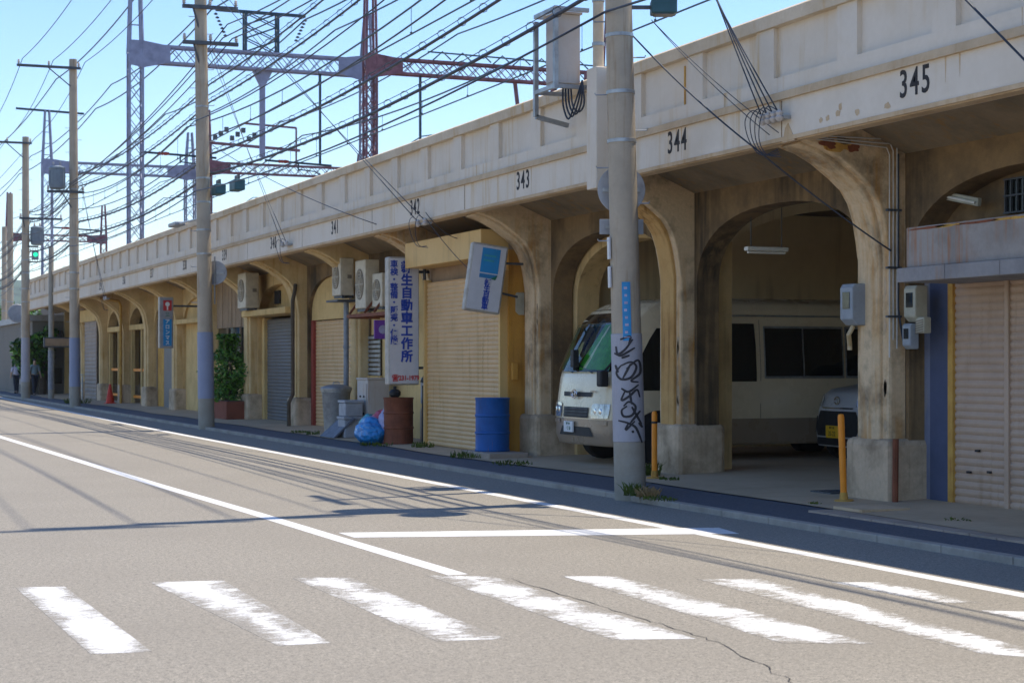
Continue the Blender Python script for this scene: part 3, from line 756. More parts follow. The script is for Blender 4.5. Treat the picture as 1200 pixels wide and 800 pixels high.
# ------------------------------------------------------------------ objects along the fronts
def gz(x): return .117 + (.018*(x-10.2)/1.1 if x < 11.3 else .018 + .065*(x-11.3)/2.2)
def make_ac(loc, h=.8, wd=.62, dp=.30, label='', first=None):
    o = thing('air_conditioner', label, 'air conditioner', loc, 'air conditioner units on the shop fronts')
    MB().box(0, dp, -wd/2, wd/2, 0, h).build('case', 'accream', o, bevel=.02, local=True)
    mb = MB(); c = (-.004, .03, h*.5); r = min(wd, h)*.4
    mb.lathe([(r,.004),(r,-.004),(r*.98,-.006),(r*.98,.0)], c, 24, 'x'); g_ = mb.build('fan_grille', 'acdark', o, local=True)
    mb = MB()
    for q in (.25,.45,.65,.85): mb.tube([(-.014, .03+r*q*math.cos(a), h*.5+r*q*math.sin(a)) for a in [2*math.pi*i/20 for i in range(21)]], .006, 5)
    for a in range(6): mb.bar((-.014,.03,h*.5), (-.014,.03+r*.98*math.cos(a*1.05),h*.5+r*.98*math.sin(a*1.05)), .01)
    mb.build('grille_wire', 'accream', g_, local=True)
    MB().box(dp*.15, dp*.85, -wd/2-.012, -wd/2-.001, h*.12, h*.8).build('side_panel', 'accream', o, local=True, bevel=.004)
    MB().box(dp*.5, dp*.8, -wd/2-.02, -wd/2-.013, h*.45, h*.55).build('label_plate', 'acdark', o, local=True)
    for d in (.04, dp-.1): MB().box(d, d+.06, -wd/2+.03, wd/2-.03, -.05, -.001).build('foot', 'steeldk', o, local=True)
    return o
def at_ac(px, py, X):
    y = Yat(px, X); return (X, y, Zat(py, X, y))
x, y, z = at_ac(398.5, 346, 10.95); ac = make_ac((x, y+.3, z), .82, .66, .31, 'leftmost of the big air conditioners, alone on its own grey plate on a pipe')
x, y, z = at_ac(427, 361, 11.0); a2 = copy_tree(ac); a2.location = (x, y+.3, z); a2['label'] = 'tall air conditioner, middle of three, standing on the rusty shelf'; a2.scale = (1,1.1,1.25)
x, y, z = at_ac(447, 359, 11.1); a3 = copy_tree(ac); a3.location = (x, y+.3, z); a3['label'] = 'low air conditioner behind diagonal struts, closest to the tall white sign'; a3.scale = (1,1.0,.85)
x, y, z = at_ac(285, 361, 11.0); a4 = copy_tree(ac); a4.location = (x, y+.2, z); a4['label'] = 'air conditioner mounted above the green shrub, left of the cream ledge'; a4.scale = (1.2,1.4,1.15)
# AC supports
x, y, z = at_ac(398.5, 348, 10.95)
o = thing('bracket_plate', 'grey bracket plate on a tall pipe below the leftmost air conditioner', 'bracket', (10.9, y, .12))
MB().box(10.85, 11.4, y-.15, y+.75, z-.1, z-.055).build('plate', 'steeldk', o)
MB().tube([(11.15, y+.2, z-.1), (11.15, y+.2, .12)], .06, 12).build('pipe', 'pipe', o, smooth='auto')
mb = MB()
for zz in (1.0, 2.0): mb.lathe([(.07,0),(.07,.06)], (11.15, y+.2, zz), 12)
mb.build('collar', 'pipe', o)
x, y2, z2 = at_ac(430, 363, 11.0)
ya, yb = Yat(456, 11.0), Yat(409, 11.0)
o = thing('shelf_bracket', 'rusty steel shelf with diagonal struts holding two air conditioners', 'bracket', (11, y2, 2))
zz = z2 - .06
mb = MB(); mb.box(10.95, 11.02, ya, yb, zz-.08, zz-.01); mb.box(11.38, 11.45, ya, yb, zz-.08, zz-.01); mb.build('rail', 'drumrust', o)
mb = MB()
for yy in (ya+.1, ya+.95, ya+1.6, yb-.1): mb.bar((10.98, yy, zz), (11.62, yy, zz+.85), .045); mb.box(10.96, 11.66, yy-.02, yy+.02, zz-.1, zz-.03)
mb.build('strut', 'drumrust', o)
# bundle of cream pipes
px = 421; y = Yat(421, 11.5)
o = tag(MB().tube([(11.45, y, z2-.1), (11.45, y, 2.2), (11.42, y-.1, 1.75), (11.5, y-.1, 1.3), (11.5, y, .9)], .075, 10).build('duct_pipe', 'pipecream', smooth='auto'), 'cream wrapped pipe bundle dropping from the rusty shelf to the cabinet', 'pipe')
o = tag(MB().tube([(11.55, y+.22, z2-.3), (11.55, y+.22, .12)], .035, 8).build('drain_pipe', 'pipe'), 'thin grey drainpipe beside the cream pipe bundle', 'pipe')
# cream metal cabinet
ya = Yat(431, 10.95); zt = Zat(445, 10.95, ya)
o = thing('metal_cabinet', 'waist-high cream metal cabinet with knobs on its front', 'cabinet', (10.95, ya, .12))
MB().box(10.95, 11.42, ya, ya+.75, .12, zt).build('body', 'cabinet', o, bevel=.012)
MB().box(10.93, 11.44, ya-.02, ya+.77, zt+.002, zt+.04).build('lid', 'cabinet', o, bevel=.008)
MB().box(10.935, 10.948, ya+.06, ya+.69, .25, zt-.08).build('door', 'cabinet', o, bevel=.004)
for dy, dz in ((.2,.35),(.2,.7),(.45,.35)): MB().ball((10.925, ya+dy, zt-dz), .022, 8, 6).build('knob', 'black', o)
MB().box(11.0, 11.35, ya-.012, ya-.001, .3, zt-.2).build('side_panel', 'cabinet', o, bevel=.004)
# galvanised bin
ya = Yat(394, 10.8)
o = thing('dustbin', 'round zinc dustbin with a lid under the grey pipe', 'bin', (10.8, ya, .125))
MB().lathe([(.25,0),(.27,.03),(.27,.06),(.255,.08),(.31,.9),(.325,.92),(.325,.95)], (10.8, ya, .125), 28).build('body', 'binmetal', o, smooth='auto')
MB().lathe([(.34,0),(.345,.05),(.33,.07),(.2,.12),(.05,.14)], (10.8, ya, 1.08), 28).build('lid', 'binmetal', o, smooth='auto')
MB().tube([(10.72, ya, 1.2), (10.74, ya, 1.26), (10.86, ya, 1.26), (10.88, ya, 1.2)], .012).build('handle', 'binmetal', o)
# stacked grey boxes
ya = Yat(412, 10.6); rz = .125
o = thing('storage_box', 'pale grey lidded box at the bottom of a stack left of the blue bags', 'box', (10.5, ya, rz))
MB().box(10.45, 10.85, ya, ya+.5, rz, rz+.38).build('body', 'greybox', o, bevel=.02); MB().box(10.43, 10.87, ya-.02, ya+.52, rz+.382, rz+.44).build('lid', 'greybox', o, bevel=.012)
o = thing('storage_box', 'pale grey lidded box stacked on another one left of the blue bags', 'box', (10.5, ya, rz+.445))
MB().box(10.47, 10.85, ya+.02, ya+.5, rz+.445, rz+.72).build('body', 'greybox', o, bevel=.02); MB().box(10.45, 10.87, ya, ya+.52, rz+.722, rz+.78).build('lid', 'greybox', o, bevel=.012)
# leaning slate board
ya = Yat(392, 10.3)
o = tag(MB().add([(10.25,ya-.1,.13),(10.22,ya+.85,.13),(10.62,ya+.6,.55),(10.62,ya-.35,.55),(10.28,ya-.1,.1),(10.25,ya+.85,.1),(10.66,ya+.6,.52),(10.66,ya-.35,.52)],
    [(0,1,2,3),(7,6,5,4),(0,4,5,1),(1,5,6,2),(2,6,7,3),(3,7,4,0)]).build('slate_board', 'slate', bevel=.006), 'dark slate grey board leaning against the grey boxes', 'board')
# rubbish bags
def bag(c, r, mat, label, seed):
    bm = bmesh.new(); bmesh.ops.create_icosphere(bm, subdivisions=5, radius=1)
    for v in bm.verts:
        d = v.co.normalized(); n_ = noise.fractal(d*1.6 + Vector((seed*7.3, 0, 0)), 1, 2, 4)
        fold = noise.noise(d*4 + Vector((seed, 3, 1))) + .5*noise.noise(Vector((d.x*11, d.y*11, d.z*4+seed)))
        k_ = 1 + .11*n_ - .05*fold
        if d.z > .8: k_ *= 1 + 1.2*(d.z-.8)
        v.co = Vector((d.x*r[0]*k_, d.y*r[1]*k_, max(-.82, d.z*k_)*r[2] + r[2]*.82))
    me = bpy.data.meshes.new('rubbish_bag'); bm.to_mesh(me); bm.free(); me.materials.append(M[mat])
    for p in me.polygons: p.use_smooth = True
    o = bpy.data.objects.new('rubbish_bag', me); COL.objects.link(o); o.location = c
    return tag(o, label, 'rubbish bag', 'rubbish bags on the pavement')
yb_ = Yat(434, 10.35)
bag((10.3, yb_-.15, .12), (.27,.5,.25), 'bagblue', 'bright blue rubbish bag in front of the rusty drum', 1)
bag((10.45, yb_+.4, .12), (.25,.34,.27), 'bagteal', 'teal rubbish bag at the left of the bag heap', 2)
bag((10.6, yb_+.1, .42), (.2,.24,.16), 'bagred', 'small red bag lying on top of the bag heap', 3)
bag((10.62, yb_-.4, .12), (.24,.3,.4), 'bagpurple', 'mauve plastic bag between the blue bag and the rusty drum', 4)
# drums
def drum(px, X, mat, label, zb):
    y = Yat(px, X); c = (X, y, zb)
    o = thing('oil_drum', label, 'drum', c)
    MB().lathe([(.275,0),(.29,.0),(.295,.02),(.286,.04),(.283,.28),(.296,.295),(.296,.315),(.283,.33),(.283,.57),(.296,.585),(.296,.605),(.283,.62),(.284,.85),(.295,.87),(.295,.89),(.28,.89),(.275,.87),(.05,.865)], c, 40).build('body', mat, o, smooth='auto')
    mb = MB(); mb.lathe([(.035,0),(.035,.02)], (X+.15, y, zb+.868), 12); mb.build('bung', mat, o)
    return o, y
yd = Yat(577, 10.75)
o = tag(MB().box(10.4, 11.1, yd-.75, yd+.55, .1, .21).build('concrete_block', 'slab', bevel=.02), 'low concrete slab under the blue drum', 'slab')
drum(577, 10.75, 'drumblue', 'blue oil drum standing on a concrete slab before the cream shutter', .212)
drum(467, 10.72, 'drumrust', 'rusty brown oil drum below the tall white sign', .125)
# black pot on the rusty drum + switch board by it
yr = Yat(467, 10.72)
o = tag(MB().lathe([(.07,0),(.11,.04),(.115,.1),(.08,.14),(.03,.16),(.035,.2),(.01,.21)], (10.68, yr+.1, 1.02), 16).build('black_pot', 'black', smooth='auto'), 'black lidded pot sitting on the rusty drum', 'pot')
o = tag(MB().box(11.1, 11.3, yr-.5, yr-.2, .9, 1.4).build('switch_panel', 'greybox', bevel=.01), 'small grey switch panel behind the rusty drum', 'box')
o = tag(MB().box(11.0, 11.06, yr-.85, yr-.75, .12, 1.1).build('gas_bottle_stand', 'rustframe', bevel=.01), 'short yellow upright between rusty drum and cream shutter', 'post')
o = tag(MB().box(11.0, 11.12, yr-.72, yr-.55, .12, 1.25).build('black_board', 'black', bevel=.01), 'narrow black board standing right of the rusty drum', 'board')
# meters
def meter(px, py, X, mat, sc_, label, name='electricity_meter', side=-1):
    y = Yat(px, X); z = Zat(py, X, y); o = thing(name, label, 'meter box', (X, y, z))
    a, d, h = .13*sc_, .1*sc_, .24*sc_
    mb = MB(); mb.prism([(-d,-h*.7),(-d*.2,-h),(d,-h),(d,h),(-d*.7,h),(-d,h*.8)], -a, a, 'xz'); mb.build('case', mat, o, bevel=.015, local=True)
    MB().box(-d-.008, -d-.0005, -a*.6, a*.5, -h*.2, h*.6).build('dial_window', 'glassdk', o, local=True)
    return o
meter(1000, 357, 11.28, 'metergrey', 1.0, 'grey meter box on the pier between the open garage and the awning')
meter(1073, 356, 11.55, 'metercream', .85, 'olive cream meter box under the right-hand awning, the upper of two')
meter(1067, 394, 11.5, 'metergrey', .6, 'small grey meter under the awning, below the olive one')
meter(607, 356, 11.3, 'metercream', .8, 'olive meter box on the pier right of the crooked sign')
y = Yat(1082, 11.55); z = Zat(381, 11.55, y)
o = thing('wall_vent', 'small square cream vent with slanted slats beside the lower meter', 'vent', (11.55, y, z))
MB().box(11.5, 11.6, y-.08, y+.08, z-.09, z+.09).build('frame', 'metercream', o, bevel=.012)
mb = MB()
for i in range(6): mb.bar((11.495, y-.07, z-.07+.026*i), (11.495, y+.07, z-.09+.026*i), .006, .012)
mb.build('slat', 'acdark', o)
mb = MB(); yq = Yat(1000, 11.3); mb.tube([(11.3, yq, Zat(382,11.3,yq)), (11.25, yq+.02, Zat(392,11.3,yq)), (11.33, yq+.12, Zat(404,11.3,yq)), (11.33, yq+.12, Zat(410,11.3,yq))], .028, 8)
tag(mb.build('conduit_elbow', 'pipecream', smooth='auto'), 'bent cream pipe end hanging below the grey meter box', 'pipe')
# conduits down pier 344/345
yp = pierY(345)
o = thing('cable_conduit', 'thin white and black conduits running along the bracket and down the right pier', 'conduit', (11.3, yp-.35, .9))
mb = MB()
for i, (dz, dx) in enumerate(((0,0),(.05,.05),(-.045,-.05))):
    mb.tube([(10.25, yp-.352, 4.19+dz*.3), (11.4+dx, yp-.352, 4.16+dz), (11.44+dx, yp-.352, 4.08+dz), (11.44+dx, yp-.352, 1.95 - .1*i)], .008, 6)
mb.build('conduit', 'whitetube', o)
mb = MB(); mb.tube([(11.5, yp-.36, 4.05), (11.5, yp-.36, 2.3), (11.56, yp-.38, 1.9), (11.56, yp-.5, 1.85)], .012, 6); mb.build('cable', 'wire', o)
mb = MB()
for zz in (3.4, 2.75, 2.2): mb.box(11.35, 11.54, yp-.375, yp-.33, zz, zz+.025)
mb.build('clip', 'steeldk', o)
tag(MB().tube([(11.35, yp-.52, .12), (11.35, yp-.53, .84)], .035, 8).build('rusty_pipe', 'drumrust'), 'short rusty pipe standing against the right pier base', 'pipe')
# orange posts
for px, X, h, ln, lb in ((767, 10.75, .9, .0, 'upright orange bollard post by the middle pier base'), (989, 10.95, .98, .06, 'leaning orange post with yellow foot by the right pier')):
    y = Yat(px, X); zb = gz(X)
    o = thing('bollard', lb, 'bollard', (X, y, zb))
    MB().lathe([(.038,.1),(.038,h-.03),(.03,h),(.01,h+.008)], (0,0,0), 16).build('post', 'post', o, local=True, smooth='auto')
    MB().lathe([(.11,0),(.11,.012),(.05,.02),(.042,.1)], (0,0,0), 16).build('foot', 'rustframe', o, local=True, smooth='auto')
    MB().lathe([(.0395,h-.16),(.0395,h-.13)], (0,0,0), 16).build('reflective_band', 'post' if ln else 'black', o, local=True)
    o.rotation_euler = (ln*ST, -ln*CT, 0)
# tube lamp in the garage
X = 14.6; y0 = 20.6; xa, xb = y0*math.tan(TH+math.atan((874-600)/F)), y0*math.tan(TH+math.atan((922-600)/F))
z = Zat(296, (xa+xb)/2, y0)
o = thing('garage_lamp', 'white unlit fluorescent lamp hanging inside the open garage bay', 'lamp', (xa, y0, z))
MB().box(xa, xb, y0-.05, y0+.05, z+.02, z+.075).build('housing', 'tube', o, bevel=.008)
MB().tube([(xa+.03, y0, z), (xb-.03, y0, z)], .018, 8).build('lamp_tube', 'tube', o)
mb = MB(); mb.tube([(xa+.08,y0,z+.07),(xa+.08,y0,4.32)], .006, 5); mb.tube([(xb-.08,y0,z+.07),(xb-.08,y0,4.32)], .006, 5); mb.build('chain', 'steeldk', o)
# cone and pipe railing far left
y = Yat(129, 10.9)
o = thing('traffic_cone', 'red traffic cone standing before the far shop bays', 'cone', (10.9, y, .12))
MB().lathe([(.17,.03),(.165,.06),(.04,.72),(.03,.74),(.01,.74)], (10.9, y, .12), 20).build('cone', 'cone', o, smooth='auto')
MB().box(10.7, 11.1, y-.2, y+.2, .12, .15).build('base', 'cone', o, bevel=.01)
o = thing('pipe_railing', 'low pipe railing on the far pavement beyond the third pole', 'railing', (10.8, 76, .12))
for i in range(4): MB().tube([(10.8, 73.5+i*1.2, .12), (10.8, 73.5+i*1.2, 1.1)], .035, 8).build('post', 'steel', o)
for z in (.4, .7, 1.05): MB().tube([(10.8, 73.4, z+.12), (10.8, 77.2, z+.12)], .025, 8).build('rail', 'steel', o)
# drainpipe by pier 339/340
y = pierY(340) - .4
tag(MB().tube([(11.3, y, 3.6), (11.25, y-.1, 3.4), (11.2, y-.12, 3.2), (11.2, y-.12, .9), (11.1, y-.12, .7), (11.1, y-.12, .12)], .05, 8).build('drain_pipe', 'bark', smooth='auto'), 'dark drainpipe bent around the pier left of the red post', 'pipe')
y = pierY(335)-.5
tag(MB().tube([(10.5, y, 4.1), (11.2, y, 4.0), (11.28, y, 3.8), (11.28, y, .12)], .05, 8).build('drain_pipe', 'rustframe', smooth='auto'), 'ochre drainpipe bracketed to the pier left of the blue-lettered sign', 'pipe')
# planter and shrub
def leaves(mb, pts, size, rnd):
    for p in pts:
        a = Vector((rnd.gauss(0,1), rnd.gauss(0,1), rnd.gauss(0,.7))).normalized(); b = a.orthogonal().normalized()
        b = (b*math.cos(2*math.pi*(t := rnd.random())) + a.cross(b)*math.sin(2*math.pi*t)); s_ = size*(.6+.8*rnd.random()); c = vec(p)
        n_ = a.cross(b)*s_*.15
        mb.add([c - a*s_, c + b*s_*.45 + n_, c + a*s_, c - b*s_*.45 + n_], [(0,1,2,3)])
xs, ys = 11.05, Yat(268, 11.05)
o = thing('planter_box', 'dull red planter box holding the tall green shrub', 'planter', (xs, ys, .12))
mb = MB(); mb.box(xs-.25, xs+.35, ys-.8, ys+.75, .12, .62); mb.build('box', 'planter', o, bevel=.02)
MB().box(xs-.2, xs+.3, ys-.75, ys+.7, .55, .64).build('soil', 'bark', o)
sh = thing('shrub', 'tall leafy green shrub growing in the red planter by the far bays', 'shrub', (xs, ys, .62))
rnd = random.Random(8)
for mat, cnt in (('leaf', 2600), ('leafdk', 1100)):
    pts = []
    while len(pts) < cnt:
        t = rnd.random(); z = .62 + 1.85*t
        r0 = .6*(1.1 - .5*t) * (1 + .35*math.sin(z*5.1))
        a = rnd.random()*6.283; q = r0*math.sqrt(rnd.random()); lob = 1 + .3*math.sin(3*a + z*4)
        if noise.noise(Vector((math.cos(a)*2, math.sin(a)*2, z*2.2))) < -.22: continue
        pts.append((xs + q*lob*math.cos(a), ys + 1.35*q*lob*math.sin(a), z))
    mb = MB(); leaves(mb, pts, .06, rnd); mb.build('foliage', mat, sh, recalc=False)
mb = MB()
for i in range(7): mb.tube([(xs+.08*rnd.gauss(0,1), ys+.12*rnd.gauss(0,1), .6), (xs+.12*rnd.gauss(0,1), ys+.2*rnd.gauss(0,1), 1.3), (xs+.2*rnd.gauss(0,1), ys+.3*rnd.gauss(0,1), 2.3)], [.02,.015,.006], 6)
mb.build('stem', 'bark', sh)
# weeds
def weed(x, y, z, r, h, n_, mat, label):
    mb = MB(); rd = random.Random(int(x*100+y*37)); h *= .9
    for i in range(n_):
        a = rd.random()*6.283; q = r*math.sqrt(rd.random()); bx_, by_ = x+q*math.cos(a), y+q*1.6*math.sin(a)
        hh_ = h*(.4+.8*rd.random()); lx, ly = rd.gauss(0,.5)*hh_, rd.gauss(0,.5)*hh_; w_ = .006+.006*rd.random()
        mb.add([(bx_-w_, by_, z), (bx_+w_, by_+w_, z), (bx_+lx*.5+w_, by_+ly*.5, z+hh_*.65), (bx_+lx*.5-w_, by_+ly*.5, z+hh_*.65), (bx_+lx, by_+ly, z+hh_*.95)],
               [(0,1,2,3), (3,2,4)])
    return tag(mb.build('weed_tuft', mat, recalc=False), label, 'weeds', 'weed tufts along the pavement')
for px, py, X, r, h, n_, mat, lb in (
    (742,583,9.32,.1,.17,60,'grass','green weeds at the foot of the near pole'), (758,586,9.38,.12,.13,110,'straw','dry straw-coloured weeds beside the near pole base'),
    (770,597,9.3,.2,.05,60,'grass','short weeds along the kerb just right of the near pole'),
    (762,550,10.95,.12,.22,90,'grass','weeds around the upright orange post'), (784,556,10.8,.12,.06,50,'grass','low weeds right of the upright orange post'),
    (548,532,10.3,.3,.12,110,'grass','weeds left of the blue drum slab'), (600,533,10.25,.3,.07,70,'grass','weeds in front of the pier right of the blue drum'),
    (495,517,10.7,.2,.13,70,'grass','weeds at the left foot of the cream shutter'), (440,516,10.15,.3,.08,80,'grass','low weeds in front of the blue bags'),
    (352,510,10.4,.2,.08,50,'grass','weeds left of the slate board'), (366,508,10.4,.15,.1,40,'grass','weeds close by the slate board'),
    (1122,608,10.7,.12,.04,50,'grass','small weeds among the flagstones by the shutter'), (955,597,10.5,.06,.04,30,'grass','tiny weeds beside the leaning orange post'),
    (90,472,9.9,.5,.25,90,'grass','weeds behind the third pole')):
    weed(X, Yat(px, X), .11 if X > 9.5 else .09, r, h, n_, mat, lb)

# ------------------------------------------------------------------ minibus and small car (noses towards the road, -X)
def lerp(tab, t):
    if t <= tab[0][0]: return tab[0][1]
    for (a, p), (b, q) in zip(tab, tab[1:]):
        if t <= b: return p + (q-p)*(t-a)/(b-a)
    return tab[-1][1]
class Shell:
    # front profile fx(z), rear rx(z), half width hw(z); local frame: nose at x=0, -X forward, y across, z up
    def __init__(s, fx, rx, hw, bow, rc): s.fx, s.rx, s.hw, s.bow, s.rc = fx, rx, hw, bow, rc
    def front(s, y, z):
        w_ = lerp(s.hw, z); t = min(1, abs(y)/w_)
        b = lerp(s.bow, z) if isinstance(s.bow, list) else s.bow
        return lerp(s.fx, z) + b*t**2.2 + s.rc*(1-math.sqrt(max(0, 1-max(0, (t-.72)/.28)**2)))
    def ring(s, z, n=12):
        w_ = lerp(s.hw, z); xr = lerp(s.rx, z); P = []
        ys = [w_*math.sin(math.pi/2*(-1+2*i/(2*n))) for i in range(2*n+1)]
        for y in ys: P.append((s.front(y, z), y, z))
        m_ = 10; x0 = s.front(w_, z)
        for i in range(1, m_): P.append((x0+(xr-.15-x0)*i/m_, w_, z))
        for a in range(5): t = math.pi/2*a/4; P.append((xr-.15+.15*math.sin(t), w_-.15+.15*math.cos(t), z))
        for a in range(5): t = math.pi/2*a/4; P.append((xr-.15+.15*math.cos(t), -w_+.15-.15*math.sin(t), z))
        for i in range(1, m_): P.append((xr-.15+(x0-xr+.15)*i/m_, -w_, z))
        return P
    def body(s, zs, split):
        mb = MB(); rings = [s.ring(z) for z in zs]; n = len(rings[0])
        mb.v = [p for r in rings for p in r]
        for i in range(len(zs)-1):
            for k_ in range(n): mb.f.append((i*n+k_, i*n+(k_+1)%n, (i+1)*n+(k_+1)%n, (i+1)*n+k_)); mb.mi.append(1 if zs[i+1] <= split+1e-6 else 0)
        mb.f.append(tuple(reversed(range(n)))); mb.mi.append(1)
        mb.f.append(tuple((len(zs)-1)*n+k_ for k_ in range(n))); mb.mi.append(0)
        return mb
    def side_patch(s, mb, poly, d=.006, side=-1, nz_=5):
        # poly: list of (z, x0, x1) rows bottom to top
        vs = []; fs = []
        for z, a, b in poly:
            w_ = lerp(s.hw, z); vs += [(a, side*(w_+d), z), (b, side*(w_+d), z)]
        for i in range(len(poly)-1): fs.append((2*i, 2*i+1, 2*i+3, 2*i+2))
        mb.add(vs, fs)
    def front_patch(s, mb, rows, d=.006, n=14):
        # rows: (z, y0, y1) bottom to top
        vs = []; fs = []
        for z, a, b in rows:
            for i in range(n+1): y = a+(b-a)*i/n; vs.append((s.front(y, z)-d, y*(1+d*.6), z))
        for j in range(len(rows)-1):
            for i in range(n): fs.append((j*(n+1)+i, j*(n+1)+i+1, (j+1)*(n+1)+i+1, (j+1)*(n+1)+i))
        mb.add(vs, fs)
def wheel(parent, c, r, wd):
    t = MB().lathe([(r*.62,-wd/2),(r*.93,-wd/2),(r,-wd/2+.03),(r,wd/2-.03),(r*.93,wd/2),(r*.62,wd/2)], c, 28, 'y').build('tyre', 'tyre', parent, local=True, smooth='auto')
    MB().lathe([(.05,-wd/2+.0),(r*.3,-wd/2+.02),(r*.55,-wd/2+.05),(r*.61,-wd/2-.004),(r*.61,wd/2)], c, 24, 'y').build('rim', 'chrome', t, local=True, smooth='auto')

BYC = bayY(343)+.02; BX = 11.08
bus = thing('minibus', 'cream and fawn minibus parked nose out under the open arch, green-tinted windscreen', 'minibus', (BX, BYC, .15))
hwB = [(0,.99),(.35,1.02),(1.2,1.04),(1.45,1.035),(2.15,.975),(2.34,.945),(2.45,.87),(2.51,.70),(2.55,.42)]
fxB = [(0,.12),(.3,.05),(.42,0),(.75,0),(1.0,.03),(1.3,.07),(1.38,.09),(1.9,.29),(2.2,.42),(2.34,.51),(2.45,.68),(2.51,1.0),(2.55,1.6)]
sh_ = Shell(fxB, [(0,6.25),(1.5,6.3),(2.3,6.15),(2.45,6.0),(2.51,5.7),(2.55,5.2)], hwB, [(0,.07),(1.3,.09),(2.2,.13),(2.55,.3)], .09)
zs = [.28,.32,.42,.55,.68,.76,.85,1.0,1.15,1.3,1.38,1.5,1.7,1.9,2.05,2.2,2.28,2.34,2.38,2.42,2.45,2.48,2.51,2.53,2.55]
sh_.body(zs, .68).build('body', ['busbody', 'buslow'], bus, local=True, smooth=True, merge=True)
mb = MB(); sh_.front_patch(mb, [(1.40,-.9,.9),(1.6,-.9,.9),(1.8,-.88,.88),(2.0,-.86,.86),(2.14,-.83,.83)]); ws = mb.build('windscreen_interior', 'glassdk', bus, local=True, smooth=True)
mb = MB(); sh_.front_patch(mb, [(2.145,-.83,.83),(2.25,-.8,.8),(2.36,-.72,.72)], .008); mb.build('destination_panel', 'glassdk', bus, local=True, smooth=True)
mb = MB()
for y0_ in (-.45, .25): mb.tube([(sh_.front(y0_,1.39)-.03, y0_, 1.39), (sh_.front(y0_+.3,1.45)-.03, y0_+.3, 1.45), (sh_.front(y0_+.55,1.5)-.02, y0_+.55, 1.5)], .012, 6)
mb.build('wiper', 'black', bus, local=True)
# curtains seen through the tinted glass
def folds(rows, d, mat, name):
    mb = MB(); sh_.front_patch(mb, rows, d, 40)
    for i in range(len(mb.v)): x_, y_, z_ = mb.v[i]; mb.v[i] = (x_ - .012*math.sin(y_*75 + z_*4), y_, z_)
    return mb.build(name, mat, bus, local=True, smooth=True)
folds([(1.43,-.88,.1),(1.7,-.87,-.05),(1.95,-.84,-.2),(2.12,-.82,-.3)], .026, 'curtain', 'curtain')
folds([(1.45,-.2,-.08),(1.8,-.36,-.27),(2.1,-.5,-.44)], .036, 'busbody', 'curtain_trim')
folds([(1.5,.25,.42),(1.72,.2,.34),(1.86,.22,.26)], .03, 'pierpale', 'sun_visor')
folds([(1.44,.5,.85),(1.75,.6,.84),(2.1,.7,.82)], .024, 'leafdk', 'curtain')
mb = MB(); sh_.front_patch(mb, [(1.40,-.9,.9),(1.6,-.9,.9),(1.8,-.88,.88),(2.0,-.86,.86),(2.14,-.83,.83)], .055); mb.build('windscreen', 'tint', bus, local=True, smooth=True)
mb = MB(); sh_.front_patch(mb, [(1.02,-.5,.5),(1.09,-.52,.52)], .014); mb.build('upper_grille', 'black', bus, local=True)
mb = MB(); sh_.front_patch(mb, [(.70,-.45,.45),(.86,-.45,.45)], .012); gr = mb.build('grille', 'black', bus, local=True)
mb = MB()
for z in (.74,.79,.84): sh_.front_patch(mb, [(z-.006,-.44,.44),(z+.006,-.44,.44)], .02)
mb.build('grille_bar', 'steeldk', gr, local=True)
mb = MB(); sh_.front_patch(mb, [(.42,-.62,.62),(.56,-.5,.5)], .012); mb.build('lower_grille', 'black', bus, local=True)
mb = MB(); mb.tube([(-.02, .1*math.cos(a), 1.06+.065*math.sin(a)) for a in [2*math.pi*i/20 for i in range(21)]], .01, 6)
mb.tube([(-.024, .045*math.cos(a), 1.06+.063*math.sin(a)) for a in [2*math.pi*i/16 for i in range(17)]], .008, 6)
mb.tube([(-.022, .07*math.cos(a), 1.085+.03*math.sin(a)) for a in [2*math.pi*i/16 for i in range(17)]], .007, 6)
mb.build('emblem', 'chrome', bus, local=True)
for sy_ in (-1, 1):
    mb = MB(); sh_.front_patch(mb, [(.70, sy_*.56, sy_*.965),(.78, sy_*.54, sy_*.985),(.90, sy_*.56, sy_*.99),(.92, sy_*.62, sy_*.99)], .016, 16); h_ = mb.build('headlight', 'lamp', bus, local=True, smooth=True)
    for y_ in (.66,.8): MB().lathe([(.06,.01),(.05,-.004),(.015,-.012)], (sh_.front(sy_*y_,.8)-.012, sy_*y_, .8), 16, 'x').build('reflector', 'chrome', h_, local=True, smooth='auto')
    mb = MB(); sh_.front_patch(mb, [(.60, sy_*.6, sy_*.95),(.66, sy_*.6, sy_*.95)], .014); mb.build('indicator', 'buslow', bus, local=True)
    # mirrors
    if sy_ > 0: continue
    m_ = MB(); y_ = sy_*.93; m_.box(-.04, .1, y_-.08, y_+.09, 1.18, 1.42); o = m_.build('mirror', 'black', bus, local=True, bevel=.03)
    MB().tube([(.05, y_, 1.4), (.2, sy_*.92, 1.55)], .02).build('mirror_arm', 'black', o, local=True)
mb = MB(); mb.box(-.02, .08, .03, .15, 1.47, 1.74); mb.box(.0,.16,.07,.1,1.42,1.48); mb.build('front_mirror', 'black', bus, local=True, bevel=.02)
pl = MB().box(-.05, -.02, .0, .33, .47, .635).build('number_plate', 'platewht', bus, local=True, bevel=.004)
text('plate_lettering', '・2 30', .085, 'plategreen', bus, (-.052, .165, .525), '-x', .8, .001, 0, local=True)
text('plate_lettering', '神戸 200', .045, 'plategreen', bus, (-.052, .165, .6), '-x', .8, .001, 0, local=True)
text('badge', 'COASTER', .05, 'chrome', bus, (sh_.front(-.55,1.1)-.012, -.55, 1.1), '-x', 1, .002, 0, local=True)
